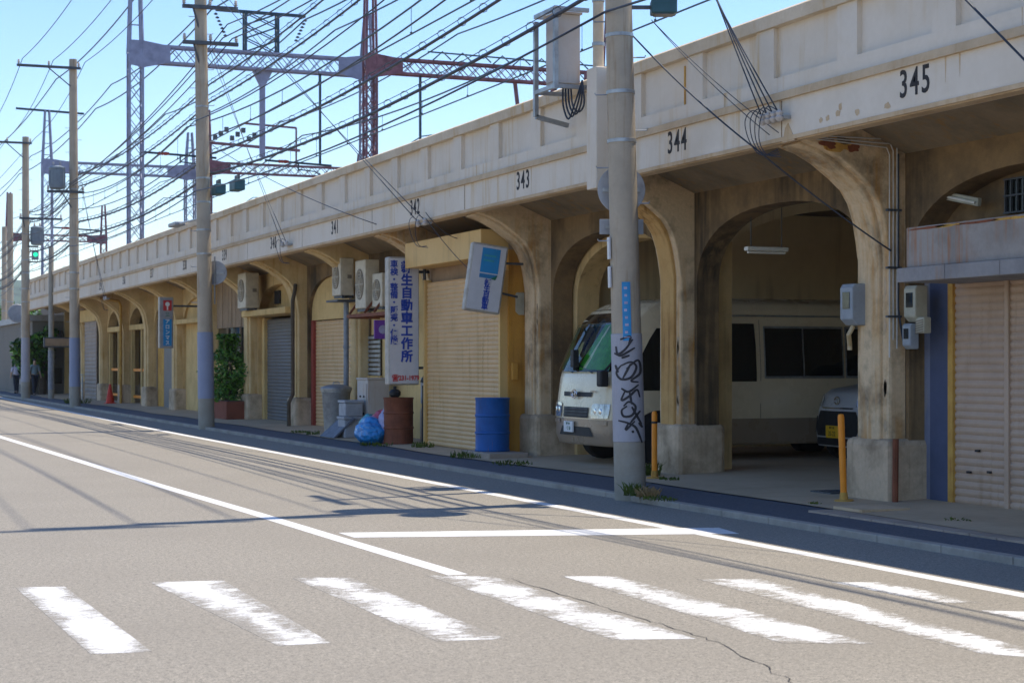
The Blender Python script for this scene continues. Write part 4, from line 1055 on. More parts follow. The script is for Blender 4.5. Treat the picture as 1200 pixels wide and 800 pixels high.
# side windows, door (near side = -y)
def sp(name, rows, mat, d=.006, parent=bus):
    mb = MB(); sh_.side_patch(mb, rows, d); return mb.build(name, mat, parent, local=True)
sp('side_window', [(1.12,.62,1.0),(1.42,.5,1.0),(1.6,.6,1.0),(1.9,.78,1.0),(2.06,.9,1.0)], 'glassdk')
dr = sp('door', [(.685,1.96,2.66),(1.2,1.96,2.66),(1.42,1.96,2.66)], 'busbody', .004)
sp('door_skirt', [(.36,1.96,2.66),(.68,1.96,2.66)], 'buslow', .004, dr)
sp('door_window', [(1.25,2.0,2.6),(1.42,2.0,2.6),(1.8,2.0,2.6),(2.14,2.02,2.58)], 'glassdk', .008, dr)
MB().box(2.03, 2.11, -1.065, -1.043, .98, 1.1).build('door_handle', 'black', dr, local=True, bevel=.01)
for xa, xb in ((1.05,1.10),(1.935,1.94),(2.67,2.68)): sp('panel_seam', [(.36,xa,xa+.012),(1.42,xa,xa+.012),(2.2,xa,xa+.012)], 'buslow', .005)
sp('side_window', [(1.25,1.12,1.9),(1.5,1.12,1.9),(1.8,1.12,1.9),(2.08,1.14,1.9)], 'glassdk', .007)
x = 2.76
for w_ in (1.4, 1.4):
    wn = sp('side_window', [(1.32,x,x+w_),(1.5,x,x+w_),(1.8,x,x+w_),(2.08,x,x+w_)], 'glassdk', .007)
    xm = x + w_*.48; sp('frame', [(1.32,xm,xm+.025),(1.5,xm,xm+.025),(2.08,xm,xm+.025)], 'steel', .012, wn)
    for za, zb in ((1.295,1.33),(2.07,2.105)): sp('frame', [(za,x-.02,x+w_+.02),(zb,x-.02,x+w_+.02)], 'steel', .012, wn)
    for xe in (x-.02, x+w_-.005): sp('frame', [(1.3,xe,xe+.025),(1.6,xe,xe+.025),(2.1,xe,xe+.025)], 'steel', .011, wn)
    x += w_ + .07
sp('rain_gutter', [(2.25,1.0,6.0),(2.275,1.0,6.0)], 'steel', .02)
for xw in (.98-.06, 4.75):
    a_ = MB(); pts = [(xw+.46*math.cos(t), .36+.46*math.sin(t)) for t in [math.pi*i/18 for i in range(19)]] + [(xw-.46,.2),(xw+.46,.2)]
    a_.prism(pts, -1.048, -1.03, 'xz'); a_.build('wheel_arch_shade', 'black', bus, local=True)  # flat black half-disc stands in for the shade inside the arch
    for sy_ in (-.93, .93): wheel(bus, (xw, sy_, .36), .36, .24)

# small silver car with a yellow plate
CXf, CYc = 14.4, 22.54
car = thing('parked_car', 'silver small car with black grille and yellow number plate beside the minibus', 'car', (CXf, CYc, .2))
car.scale = (1, 1.04, 1.12)
hwC = [(0,.68),(.3,.73),(.75,.74),(.98,.70),(1.05,.69),(1.5,.58),(1.62,.5),(1.66,.36)]
fxC = [(0,.1),(.25,.02),(.42,0),(.7,.04),(.9,.12),(.97,.24),(1.02,.6),(1.06,.86),(1.3,1.2),(1.52,1.55),(1.6,1.8),(1.66,2.2)]
cs = Shell(fxC, [(0,3.35),(1.0,3.4),(1.5,3.25),(1.66,2.9)], hwC, [(0,.1),(.9,.16),(1.6,.15)], .14)
cs.body([.2,.24,.34,.42,.55,.7,.8,.86,.9,.94,.97,1.0,1.02,1.06,1.2,1.35,1.5,1.56,1.6,1.63,1.66], .21).build('body', ['carbody', 'black'], car, local=True, smooth=True, merge=True)
mb = MB(); cs.front_patch(mb, [(1.08,-.6,.6),(1.25,-.57,.57),(1.42,-.53,.53),(1.52,-.48,.48)], .008); mb.build('windscreen', 'screen', car, local=True, smooth=True)
mb = MB(); cs.front_patch(mb, [(.34,-.5,.5),(.45,-.56,.56),(.62,-.5,.5),(.68,-.46,.46)], .012); mb.build('grille', 'black', car, local=True)
mb = MB(); cs.front_patch(mb, [(.22,-.6,.6),(.32,-.5,.5)], .014); mb.build('bumper_trim', 'black', car, local=True)
mb = MB(); cs.front_patch(mb, [(.71,-.4,.4),(.73,-.4,.4)], .014); mb.build('chrome_strip', 'chrome', car, local=True)
mb = MB(); mb.tube([(.06, .07*math.cos(a), .82+.05*math.sin(a)) for a in [2*math.pi*i/20 for i in range(21)]], .008, 6)
mb.tube([(.058, .03*math.cos(a), .82+.048*math.sin(a)) for a in [2*math.pi*i/16 for i in range(17)]], .006, 6); mb.build('emblem', 'chrome', car, local=True)
for sy_ in (-1, 1):
    mb = MB(); cs.front_patch(mb, [(.74, sy_*.44, sy_*.69),(.82, sy_*.42, sy_*.71),(.9, sy_*.5, sy_*.7)], .014, 12); mb.build('headlight', 'lamp', car, local=True, smooth=True)
    mb = MB(); cs.front_patch(mb, [(.38, sy_*.58, sy_*.70),(.6, sy_*.6, sy_*.71)], .014, 8); mb.build('fog_lamp_trim', 'black', car, local=True)
    MB().box(1.05, 1.18, sy_*.78-.09, sy_*.78+.09, 1.02, 1.17).build('mirror', 'carbody', car, local=True, bevel=.03)
MB().box(-.03, -.005, -.165, .165, .32, .485).build('number_plate', 'plateyel', car, local=True, bevel=.004)
text('plate_lettering', '35-22', .09, 'black', car, (-.032, 0, .375), '-x', .9, .001, 0, local=True)
text('plate_lettering', '神戸 580', .04, 'black', car, (-.032, 0, .455), '-x', .9, .001, 0, local=True)
mb = MB(); cs.side_patch(mb, [(1.06,1.0,2.6),(1.3,1.3,2.6),(1.48,1.6,2.5)], .006); mb.build('side_window', 'glassdk', car, local=True)
for xw in (.62, 2.75):
    for sy_ in (-.67, .67): wheel(car, (xw, sy_, .29), .29, .17)

# ------------------------------------------------------------------ utility poles
PX = 9.5
poles = {}
def insul(parent, c, s=1.0):
    return MB().lathe([(.012,0),(.03,.03),(.055,.05),(.03,.07),(.05,.1),(.03,.12),(.04,.15),(.02,.18)], c, 10).build('insulator', 'porcelain', parent, local=True, smooth='auto')
def pole(key, y, h, r0, lean, label, x=PX, wrap=None, wz=(.7,2.6), arms=(), transf=(), taper=.0045):
    o = thing('utility_pole', label, 'utility pole', (x, y, .0), 'utility poles along the kerb')
    r = lambda z: r0 - taper*z
    MB().lathe([(r(z), z) for z in [h*i/12 for i in range(13)]], (0,0,0), 28).build('shaft', 'pole', o, local=True, smooth='auto')
    if wrap:
        MB().lathe([(r(0)+.004, 0),(r(wz[0])+.004, wz[0])], (0,0,0), 28).build('base_sleeve', 'polebase', o, local=True, smooth='auto')
        MB().lathe([(r(wz[0])+.001, wz[0]),(r(wz[0])+.009, wz[0]+.004),(r(wz[1])+.009, wz[1]-.004),(r(wz[1])+.001, wz[1])], (0,0,0), 28).build('wrap', wrap, o, local=True, smooth='auto')
    for i, zz in enumerate([3.2+.45*k_ for k_ in range(int((min(h, 12)-3.6)/.45))]):
        s_ = 1 if i % 2 else -1
        a = (s_*CT, -s_*ST); q = r(zz); mb = MB()
        mb.tube([(a[0]*q*.9, a[1]*q*.9, zz), (a[0]*(q+.14), a[1]*(q+.14), zz), (a[0]*(q+.15), a[1]*(q+.15), zz+.025)], .009, 6)
        mb.build('step_bolt', 'steel', o, local=True)
    for zz in (4.4, 5.0, 5.7, 6.3, 8.1):
        if zz < h-1: MB().lathe([(r(zz)+.001, zz),(r(zz)+.008, zz+.002),(r(zz)+.008, zz+.045),(r(zz)+.001, zz+.047)], (0,0,0), 28).build('steel_band', 'steel', o, local=True, smooth='auto')
    for (za, a0, a1, n_) in arms:
        A = MB().box(a0, a1, -.05-r(za)-.04, -r(za)+.0, za-.045, za+.045).build('crossarm', 'steeldk', o, local=True)
        mb = MB(); mb.bar((a0*.45, -r(za)-.03, za-.03), (0, -r(za)*.5, za-.75), .035); mb.build('brace', 'steeldk', A, local=True)
        for i in range(n_): insul(A, (a0 + (a1-a0)*(.03+.94*i/max(1, n_-1)), -r(za)-.03, za+.045))
    for (zt, dx, dy) in transf:
        T = MB().lathe([(.2,0),(.27,.03),(.28,.1),(.28,.72),(.3,.74),(.3,.8),(.18,.86)], (dx, dy, zt), 20).build('transformer', 'signal', o, local=True, smooth='auto')
        mb = MB()
        for a in range(14): t = 6.283*a/14; mb.bar((dx+.29*math.cos(t), dy+.29*math.sin(t), zt+.12), (dx+.29*math.cos(t), dy+.29*math.sin(t), zt+.68), .03, .012)
        mb.build('cooling_fin', 'signal', T, local=True)
        for q in (-.12, .12): insul(T, (dx+q, dy, zt+.84))
        MB().box(min(dx,0)-.05, max(dx,0)+.05, min(dy, 0)-.05, max(dy,0)+.05, zt-.1, zt-.03).build('hanger', 'steeldk', T, local=True)
    o.rotation_euler = (-ST*lean, -CT*lean, 0)
    poles[key] = (o, x, y, lean)
    return o
def on_pole(key, z, dx=0, dy=0):
    o, x, y, ln = poles[key]; return (x - CT*ln*z + dx, y + ST*ln*z + dy, z)
YA, YB, YC = 19.45, Yat(242, PX), Yat(88, PX)
YD, YEp, YF = Yat(30, PX), 100.0, 118.0
pa = pole('A', YA, 22, .192, .024, 'nearest concrete utility pole with black graffiti on its mauve wrap and a blue label', wrap='wrap', wz=(.72, 2.05),  # top out of view is stretched so its shadow crosses the road
          arms=((12.9,-1.9,.5,3),(16.2,-1.9,.4,3),(19.6,-1.5,.5,3),(21,-1.2,1.2,3),(9.2,-.7,.7,4)), transf=((8.2,-.05,-.55),(8.2,-.62,.2)))  # highest arms, out of view, set there for their shadows on the road
pb = pole('B', YB, 21.5, .20, .014, 'second utility pole with a blue wrapped foot and a round sign behind it', wrap='wrapblue', wz=(.78, 2.45),  # also drawn extra tall above the view to lengthen its shadow
          arms=((12.6,-1.9,.5,3),(15.6,-1.9,.4,3),(19,-1.5,.5,3),(10.6,-.5,.9,3),(9.7,-.5,.9,3)))
pc = pole('C', YC, 12.95, .20, .006, 'third utility pole with a crossarm and grey transformer near its top', wrap='wrapblue', wz=(.78, 2.6),
          arms=((12.6,-2.05,.25,3),(8.0,-1.0,.35,2)), transf=((8.1,-.62,-.1),))
pd = pole('D', YD, 11.9, .20, .0, 'fourth utility pole with switch gear and a grey wrapped foot, behind it two pedestrians', wrap='wrap', wz=(.8, 2.8),
          arms=((11.6,-1.9,.25,3),(8.2,-.3,1.6,2)), transf=((7.0,.5,-.1),))
pole('E', YEp, 11, .2, .0, 'fifth utility pole, slim and far away at the left edge', x=Yat(100,1)*0 + YEp*math.tan(TH+math.atan((12-600)/F)))
pole('F', YF, 10.5, .2, .0, 'sixth and farthest utility pole at the very left edge', x=YF*math.tan(TH+math.atan((5-600)/F)))
YG = 104.0
pole('G', YG, 9.5, .13, .0, 'thin dark pole carrying the brown box sign beside the viaduct', x=9.9) if False else None
# things on the near pole
lab = MB()
def arc_patch(mb, a0, a1, z0, z1, r, n=6):
    vs = []; 
    for i in range(n+1):
        a = a0+(a1-a0)*i/n; vs += [(r(z0)*math.cos(a), r(z0)*math.sin(a), z0), (r(z1)*math.cos(a), r(z1)*math.sin(a), z1)]
    mb.add(vs, [(2*i, 2*i+2, 2*i+3, 2*i+1) for i in range(n)])
va = math.atan2(-(YA), -(PX))                 # direction from the pole to the viewer
rA = lambda z: .192 - .0045*z + .013
# angle grows anticlockwise seen from above; picture right = larger angle
arc_patch(lab, va-.22, va+.32, 1.96, 2.68, rA); lb_ = lab.build('blue_label', 'skyblue', pa, local=True, smooth=True)
mb = MB()
rd = random.Random(9)
for i in range(7): arc_patch(mb, va-.06-.05*rd.random(), va+.06+.1*rd.random(), 2.05+.09*i, 2.08+.09*i, lambda z: rA(z)+.003, 3)
arc_patch(mb, va-.15, va+.25, 2.0, 2.01, lambda z: rA(z)+.003, 3)
mb.build('label_print', 'bagpurple', lb_, local=True)
for z0, z1 in ((2.97, 3.24), (2.62, 2.88)):
    mb = MB(); a = va-1.25; mb.box(-.01,.01,-.04,.04,z0,z1)
    mb.v = [(x_*math.cos(a)-y_*math.sin(a)+.2*math.cos(a), x_*math.sin(a)+y_*math.cos(a)+.2*math.sin(a), z_) for x_, y_, z_ in mb.v]; mb.build('notice_plate', 'signwhite', pa, local=True)
gfx = MB()
def stroke(pts, wd=.022):
    # pts: (u, z) with u = metres across the pole seen from the road
    P = [(p.x, p.z) for p in smooth([(u, 0, z) for u, z in pts], 6)]
    vs = []; 
    for i, (u, z) in enumerate(P):
        p, q = P[max(0,i-1)], P[min(len(P)-1,i+1)]; dx, dz = q[0]-p[0], q[1]-p[1]; L_ = math.hypot(dx, dz) or 1
        w_ = wd*(.55+.45*math.sin(math.pi*min(1, max(0, (i+.7)/len(P)))))
        for s_ in (-1, 1):
            uu, zz = u - dz/L_*w_*s_*.5, z + dx/L_*w_*s_*.5
            uu = max(-.172, min(.172, uu)); a = va + math.asin(uu/.19); r = .192-.0045*zz+.0135
            vs.append((r*math.cos(a), r*math.sin(a), zz))
    gfx.add(vs, [(2*i, 2*i+1, 2*i+3, 2*i+2) for i in range(len(P)-1)])
def zz_(py): return EYE - (py-HY)/95.5*.985 + .04
def uu_(px): return (px-734)/93
for st in ([(722,409),(724,418),(732,413),(741,401)], [(727,401),(738,398),(736,408)], [(720,417),(727,420),(735,416),(743,411)], [(728,423),(737,420)],
           [(727,432),(738,428),(744,434),(738,446),(727,448),(722,440),(727,432)], [(738,430),(729,447)], [(733,436),(746,426),(748,441),(738,450),(746,452)], [(721,431),(724,440)],
           [(727,459),(735,463),(746,455)], [(731,462),(727,473),(736,468),(744,461),(747,470)], [(736,464),(738,478)], [(729,480),(735,475),(742,481),(738,491),(729,492),(727,485),(733,480)],
           [(738,481),(748,502)], [(747,486),(736,500)], [(723,497),(733,500),(741,505),(745,514),(748,524)], [(734,500),(731,508),(741,498)], [(738,509),(739,512)], [(745,500),(749,506)]):
    stroke([(uu_(a), zz_(b)) for a, b in st], .03)
gfx.build('graffiti', 'spray', pa, local=True, recalc=False)
# round traffic signs seen from behind
def round_sign(c, r, ang, label, plate=None):
    o = thing('traffic_sign', label, 'traffic sign', c)
    mb = MB(); mb.lathe([(r-.01,-.004),(r,-.002),(r,.004),(r-.008,.006)], (0,0,0), 36, 'y'); mb.build('disc', 'signback', o, local=True)
    mb = MB(); mb.box(-r*.8, r*.8, -.03, -.0045, -.03, .02); mb.build('rail', 'steel', o, local=True)
    mb = MB(); mb.tube([(0,-.06,-r-.5),(0,-.06,r+.1)], .02, 8) if plate is None else mb.box(-.05,.05,-.08,-.031,-.06,.04); mb.build('clamp', 'steel', o, local=True)
    o.rotation_euler = (0, 0, ang); return o
p_ = on_pole('A', Zat(220, PX, YA)); bk = Vector((p_[0], p_[1], 0)).normalized()*.26; round_sign((p_[0]+bk.x-.02, p_[1]+bk.y, p_[2]), .30, R(-20), 'round road sign seen from behind on the nearest pole', True)
o = thing('traffic_sign', 'small rectangular sign plate below the round sign on the nearest pole', 'traffic sign', (p_[0]+bk.x-.02, p_[1]+bk.y, Zat(264, PX, YA)))
MB().box(-.275, .275, -.004, .004, -.095, .095).build('plate', 'signback', o, local=True, bevel=.003); MB().box(-.2,.2,-.02,-.0045,-.015,.015).build('rail', 'steel', o, local=True); o.rotation_euler = (0,0,R(-20))
p_ = on_pole('B', Zat(319, PX, YB)); round_sign((p_[0]+.3, p_[1]+.1, p_[2]), .30, R(-24), 'round road sign seen from behind at the second pole')
# teal cable box beside the near pole
zq = Zat(9, PX, YA)
o = thing('cable_box', 'small dark teal cable box bracketed to the right of the nearest pole top', 'cable box', (9.75, YA-.1, zq))
MB().box(-.02, .3, -.12, .12, -.09, .09).build('case', 'boxteal', o, local=True, bevel=.02); MB().box(-.28,-.021,-.03,.03,-.02,.02).build('arm', 'steeldk', o, local=True)
MB().box(.02,.26,-.1,.1,-.1,-.0905).build('cover', 'steeldk', o, local=True); o.rotation_euler = (0,0,-TH)

# ------------------------------------------------------------------ post and relay cabinet on the viaduct face
yq = Yat(697, 10.05)
o = thing('steel_post', 'white steel post with stained face standing on the viaduct edge behind the nearest pole', 'post', (10.1, yq, 4.1))
MB().box(9.98, 10.19, yq-.2, yq+.12, 4.05, 5.7).build('stub', 'fascia', o, bevel=.015)
MB().lathe([(.075,5.7),(.07,9),(.06,13.5)], (10.09, yq-.03, 0), 16).build('shaft', 'coping', o, smooth='auto')
MB().box(10.03, 10.17, yq-.8, yq+.8, 12.9, 13.0).build('crossarm', 'steel', o)
for z in (6.0, 6.6, 7.2): MB().lathe([(.074,0),(.086,.002),(.086,.05),(.074,.052)], (10.09, yq-.03, z), 16).build('band', 'steel', o)
yc_ = Yat(667, 9.95); zc0, zc1 = Zat(98, 9.95, yc_), Zat(17, 9.95, yc_)
o = thing('relay_cabinet', 'beige relay cabinet in a steel frame hung on the viaduct parapet', 'cabinet', (9.95, yc_, zc0))
MB().box(9.78, 10.12, yc_, yc_+.42, zc0, zc1).build('case', 'cabinet', o, bevel=.01)
MB().box(9.75, 10.14, yc_-.03, yc_+.45, zc1+.002, zc1+.03).build('roof', 'cabinet', o)
MB().box(9.765, 9.778, yc_+.03, yc_+.39, zc0+.04, zc1-.04).build('door', 'cabinet', o, bevel=.004)
mb = MB()
fr = [(9.72, yc_-.08), (9.72, yc_+.62), (10.16, yc_+.62), (10.16, yc_-.08)]
for a, b in ((9.7, yc_+.6),): mb.bar((a,b,zc0-.4),(a,b,zc1-.02),.06)
mb.bar((9.7, yc_-.1, zc0-.1),(9.7, yc_-.1, zc1+.08),.06)
for z in (zc0-.06, zc1+.05):
    mb.bar((9.7, yc_-.12, z),(9.7, yc_+.62, z),.055); mb.bar((9.7, yc_-.1, z),(10.2, yc_-.1, z),.055); mb.bar((9.7, yc_+.6, z),(10.2, yc_+.6, z),.055)
mb.bar((9.7, yc_+.6, zc0-.4),(10.2, yc_+.6, zc0-.5),.06)
mb.build('frame', 'steel', o)
mb = MB()
for i in range(4): mb.tube(smooth([(9.9+.03*i, yc_+.1-.02*i, zc0), (9.88+.035*i, yc_+.05-.03*i, zc0-.3), (9.93+.035*i, yc_-.02-.04*i, zc0-.5+.03*i), (9.98+.03*i, yc_-.12-.04*i, zc0-.3), (10.05, yc_-.22, zc0+.02)]), .013, 6)
mb.build('cable', 'wire', o)

# ------------------------------------------------------------------ railway gantries
def lattice(mb, p, q, wv, dv, pitch, ch=.07, br=.035, faces=4):
    # box truss from p to q; wv, dv: half-extent vectors
    p, q, wv, dv = vec(p), vec(q), vec(wv), vec(dv); Ln = (q-p).length; d = (q-p)/Ln
    cs_ = [wv+dv, dv-wv, -wv-dv, wv-dv]
    for c in cs_: mb.bar(p+c, q+c, ch)
    n = max(2, int(Ln/pitch))
    for f in range(faces):
        a, b = cs_[f], cs_[(f+1)%4]
        for i in range(n):
            s0, s1 = p+d*(Ln*i/n), p+d*(Ln*(i+1)/n)
            mb.bar(s0+a, s1+b, br, br*.6); mb.bar(s0+b, s1+a, br, br*.6)
def gantry(label, Y, X0, X1, zb, depth, ztop, mat, left_arm=True, mw=.24, bmat=None, shift_end=None):
    o = thing('catenary_gantry', label, 'gantry', (X0, Y, 4.9), 'gantries over the railway')
    for i, X in enumerate((X0, X1)):
        mb = MB(); lattice(mb, (X,Y,4.9), (X,Y,zb+.1), (mw,0,0), (0,mw,0), .6); 
        mst = mb.build('mast', mat, o)
        mb = MB(); top = ztop[i]
        for sx in (-1, 1):
            for sy in (-1, 1): mb.bar((X+sx*mw, Y+sy*mw, zb), (X+sx*.1, Y+sy*.1, top), .07)
        for k_ in range(1, 5):
            t = k_/5; w_ = mw+(.1-mw)*t; z = zb+(top-zb)*t
            mb.bar((X-w_, Y-w_, z), (X+w_, Y-w_, z), .04)
        mb.build('mast_top', mat, mst)
        s_ = 1 if i == 0 else -1
        mb = MB(); mb.prism([(X-s_*mw, zb-depth*.75),(X-s_*mw, zb+depth*.75),(X+s_*mw, zb+depth*.75),(X+s_*(mw+1.0), zb+depth*.5),(X+s_*(mw+1.0), zb-depth*.5),(X+s_*mw, zb-depth*.9)], Y-mw-.03, Y-mw-.0, 'xz')
        mb.build('gusset', mat, mst)
    mb = MB(); lattice(mb, (X0+mw,Y,zb), (X1-mw,Y,zb), (0,mw*.9,0), (0,0,depth/2), .5, .085, .04); mb.build('beam', bmat or mat, o)
    return o
def hang_arm(o, X, Y, z, ln):
    A = MB(); A.tube([(X,Y,z),(X+ln,Y,z-.1)], .045, 6); A.tube([(X+ln*.5,Y,z-.05),(X+ln*.5,Y,z-.35)], .03, 6)
    A.tube([(X+ln*.5,Y,z-.3),(X+ln*.75,Y,z-.35),(X+ln*.95,Y,z-.65)], .025, 6); a = A.build('cantilever', 'cat', o)
    B = MB(); B.lathe([(.05,0),(.07,.05),(.05,.1),(.07,.15),(.05,.2),(.07,.25),(.05,.4)], (X+ln*.2, Y, z-.02), 8, 'x'); B.build('insulator', 'redpost', a)
    return a
def topframe(o, X, Y, zb, h=1.5, w_=.62, arm=1.1):
    mb = MB(); lattice(mb, (X,Y,zb), (X,Y,zb+h), (w_,0,0), (0,.15,0), .5, .09, .05)
    mb.bar((X-w_-arm,Y,zb+h),(X+w_+arm,Y,zb+h),.11); f = mb.build('top_frame', 'cat', o)
    for s_ in (-1,1):
        mb = MB()
        for k_ in range(7): mb.lathe([(.03,0),(.085,.03),(.03,.08)], (X+s_*(w_+arm)-s_*.05*k_*1.2, Y, zb+h-.2-.13*k_), 8)
        mb.build('insulator', 'steeldk', f)
G2Y = 64.6; X20, X21 = 11.4, 20.3
g2 = gantry('tall grey lattice gantry spanning the tracks, seen left and right of the second pole', G2Y, X20, X21, 13.0, .6, (18.0, 15.1), 'gantry')
topframe(g2, 16.1, G2Y, 13.33)
mb = MB(); mb.box(16.05, 16.25, G2Y-.06, G2Y+.06, 9.4, 12.6); mb.prism([(15.75,12.68),(16.55,12.68),(16.26,12.1),(16.04,12.1)], G2Y-.07, G2Y+.07); mb.build('drop_post', 'gantry', g2)
hang_arm(g2, 11.7, G2Y, 9.4, 2.7); hang_arm(g2, 16.25, G2Y, 9.3, 2.6)
mb = MB(); mb.bar((13.9,G2Y,9.3),(13.9,G2Y,12.7),.09); mb.bar((18.4,G2Y,9.2),(18.4,G2Y,12.7),.08); mb.build('drop_tube', 'cat', g2)
mb = MB(); mb.bar((9.2,G2Y,16.3),(15.0,G2Y,16.2),.12); mb.bar((11.6,G2Y,15.2),(12.6,G2Y,16.2),.08); mb.build('crossarm', 'cat', g2)
g1 = gantry('rust red lattice gantry whose mast stands near the middle of the sky', 61.6, 19.45, 29.2, 12.62, .52, (19.0, 15.5), 'gantrered', mw=.2)
mb = MB()
for x_ in (25.2, 26.8): mb.bar((x_, 61.6, 12.4), (x_+(-.5 if x_ > 26 else .5), 61.6, 8.4), .12)
mb.build('drop_strut', 'gantrered', g1)
mb = MB(); mb.bar((21.4,61.6,9.0),(21.4,61.6,12.4),.08); mb.bar((26.9,61.6,10),(26.9,61.6,12.4),.08); mb.build('drop_tube', 'cat', g1)
mb = MB(); mb.bar((21.6,61.3,13.2),(28.9,61.3,13.1),.05)
for i in range(9): mb.tube([(21.8+.8*i,61.3,12.9),(22.1+.8*i,61.1,13.2),(22.4+.8*i,61.0,12.9)], .03, 5)
mb.build('cable_bundle', 'cat', g1)
g3 = gantry('distant grey gantry crossing the tracks behind the tall one, near the third pole', 92, 11.75, 19.1, 11.7, .5, (14.6, 13.8), 'gantry')
hang_arm(g3, 12.0, 92, 8.6, 2.4); 
mb = MB(); mb.bar((10.2,92,14.6),(13.6,92,14.5),.1); mb.build('crossarm', 'cat', g3)
g4 = gantry('distant red gantry joined to the far grey one, behind the second pole', 91.0, 19.8, 28.2, 11.9, .5, (14.9, 13.0), 'gantrered', bmat='gantrered', mw=.2)
mb = MB(); mb.bar((21.8,91,14.3),(24.6,91,14.2),.1); mb.bar((24.6,91,14.2),(24.6,91,12.2),.08); mb.bar((19.8,91,13.2),(24.8,91,13.0),.14)
mb.build('equipment_rack', 'gantrered', g4)
for i in range(8): MB().box(20.1+.3*i, 20.3+.3*i, 90.8, 91.0, 13.35+.22*(i%3), 13.6+.22*(i%3)).build('insulator_bank', 'steeldk', g4)
g5 = gantry('farthest small gantry between the lattice mast and the parapet', 126, 13.5, 20.0, 10.4, .4, (13.5, 12.8), 'gantrered', mw=.2)

# ------------------------------------------------------------------ wires
def sagpts(p, q, sag, n):
    p, q = vec(p), vec(q); return [p + (q-p)*(i/n) + Vector((0,0,-4*sag*(i/n)*(1-i/n))) for i in range(n+1)]
def wire(p, q, sag, r, label, group, mat='wire', n=14, name='overhead_wire'):
    o = MB().tube(sagpts(p, q, sag, n), r, 6).build(name, mat, smooth=True); return tag(o, label, 'wire', group)
def catenary(X, z, label, Ys, drop=1.0, mat='cat', clips=False):
    o = thing('catenary_line', label, 'wire', (X, Ys[0], z), 'catenary lines along the railway')
    m1, m2, m3 = MB(), MB(), MB()
    for a, b in zip(Ys, Ys[1:]):
        P = sagpts((X,a,z),(X,b,z), drop*.62, 16); m1.tube(P, .024, 6)
        Q = sagpts((X,a,z-drop),(X,b,z-drop), .02, 16); m2.tube(Q, .02, 6)
        for i in range(1, 16, 2): m3.tube([P[i], Q[i]], .008, 4); m3.ball(tuple(Q[i]+Vector((0,0,.03))), .035, 6, 4)
    m1.build('messenger_wire', mat, o); m2.build('contact_wire', mat, o); m3.build('dropper', mat, o)
YSP = [-30, 2, 33, 64.6, 92, 126, 165]
catenary(13.3, 10.4, 'catenary over the nearest track with droppers between its two wires', YSP)
catenary(17.7, 10.3, 'catenary over the second track, passing beside the drop post', YSP)
catenary(22.5, 10.5, 'catenary over the third track below the red gantry', YSP)
catenary(26.9, 10.5, 'catenary over the farthest track below the red gantry', YSP)
gF = 'feeder cables along the railway'
lbF = 'dark feeder cable strung along the railway above the parapet'
for X, z, sag in ((15.0, 16.1, .5), (14.2, 14.8, .5), (17.8, 14.7, .5), (12.2, 16.2, .4), (19.0, 14.4, .4), (24, 14.6, .4)):
    for a, b in zip(YSP, YSP[1:]):
        wire((X,a,z), (X,b,z), sag, .03, lbF, gF, 'cat')
# thick hangered cables along the far side
def ringcable(p, q, sag, r, label, group, mat='wire', pitch=.9, key='telephone_cable'):
    o = thing(key, label, 'cable', p, group)
    n = 22; P = sagpts(p, q, sag, n); MB().tube(P, r, 7).build('cable', mat, o, smooth=True)
    Q = [a+Vector((0,0,r+.07)) for a in P]; mb = MB(); mb.tube(Q, .007, 5)
    Ln = (vec(q)-vec(p)).length; m_ = int(Ln/pitch)
    for i in range(m_):
        t = (i+.5)/m_; c = vec(p)+(vec(q)-vec(p))*t+Vector((0,0,-4*sag*t*(1-t)))
        rr_ = r+.045; mb.tube([(c.x+rr_*math.cos(a), c.y, c.z+.035+rr_*math.sin(a)) for a in [6.283*k_/8 for k_ in range(9)]], .006, 4, caps=False)
    mb.build('messenger_wire', mat, o)
    return o
YP0 = YA - 23.0
gT = 'telephone cables along the pole line'
def ends(z, dz=0, dx=0):
    return [(PX+dx, YP0, z+dz), on_pole('A', z+dz, dx), on_pole('B', z, dx), on_pole('C', z, dx), on_pole('D', z-.2, dx), (11.2, 112, z-.3)]
for i, (z, dx, r, dz) in enumerate(((6.0, -.19, .015, 0), (6.45, .2, .028, .1), (6.95, .22, .026, .35), (7.4, .2, .016, .6), (7.75, -.2, .014, .8), (8.25, .2, .022, .8), (8.7, .2, .02, 1.0))):
    E = ends(z, dz, dx)
    if i not in (0, 3): E = E[1:]
    for j, (a, b) in enumerate(zip(E, E[1:])):
        if i in (1, 2, 5, 6): ringcable(a, b, .32, r, 'thick ringed telephone cable strung between the roadside poles', gT)
        else: wire(a, b, .3+.05*i, r, 'plain dark communication cable strung between the roadside poles', 'communication cables along the pole line', n=16)
# low-voltage and high-voltage power lines
gP = 'power lines on the pole crossarms'
lbP = 'thin power line running between the crossarms of the roadside poles'
for dx in (-1.85, -.75, .4):
    seq = [on_pole('A', 12.95+.2, dx, -.25), on_pole('B', 12.85, dx, -.25), on_pole('C', 12.83, dx, -.25), on_pole('D', 11.85, dx, -.25), (9+dx, 125, 11.2)]
    for a, b in zip(seq, seq[1:]): wire(a, b, .35, .014, lbP, gP)
for dx in (-1.85, -.75, .35):
    seq = [on_pole('A', 16.45, dx, -.25), on_pole('B', 15.85, dx, -.25)]
    for a, b in zip(seq, seq[1:]): wire(a, b, .4, .013, lbP, gP)
for q, dx in enumerate((-.22, .22, .65)):
    seq = [on_pole('A', 9.4, dx, -.2), on_pole('B', 9.85 + .35*(q % 2) , .5+.12*q, -.25), on_pole('C', 8.25, -.3+.12*q, -.25), on_pole('D', 8.4, .2+.2*q, -.2)]
    for a, b in zip(seq, seq[1:]): wire(a, b, .4, .016, lbP, gP)
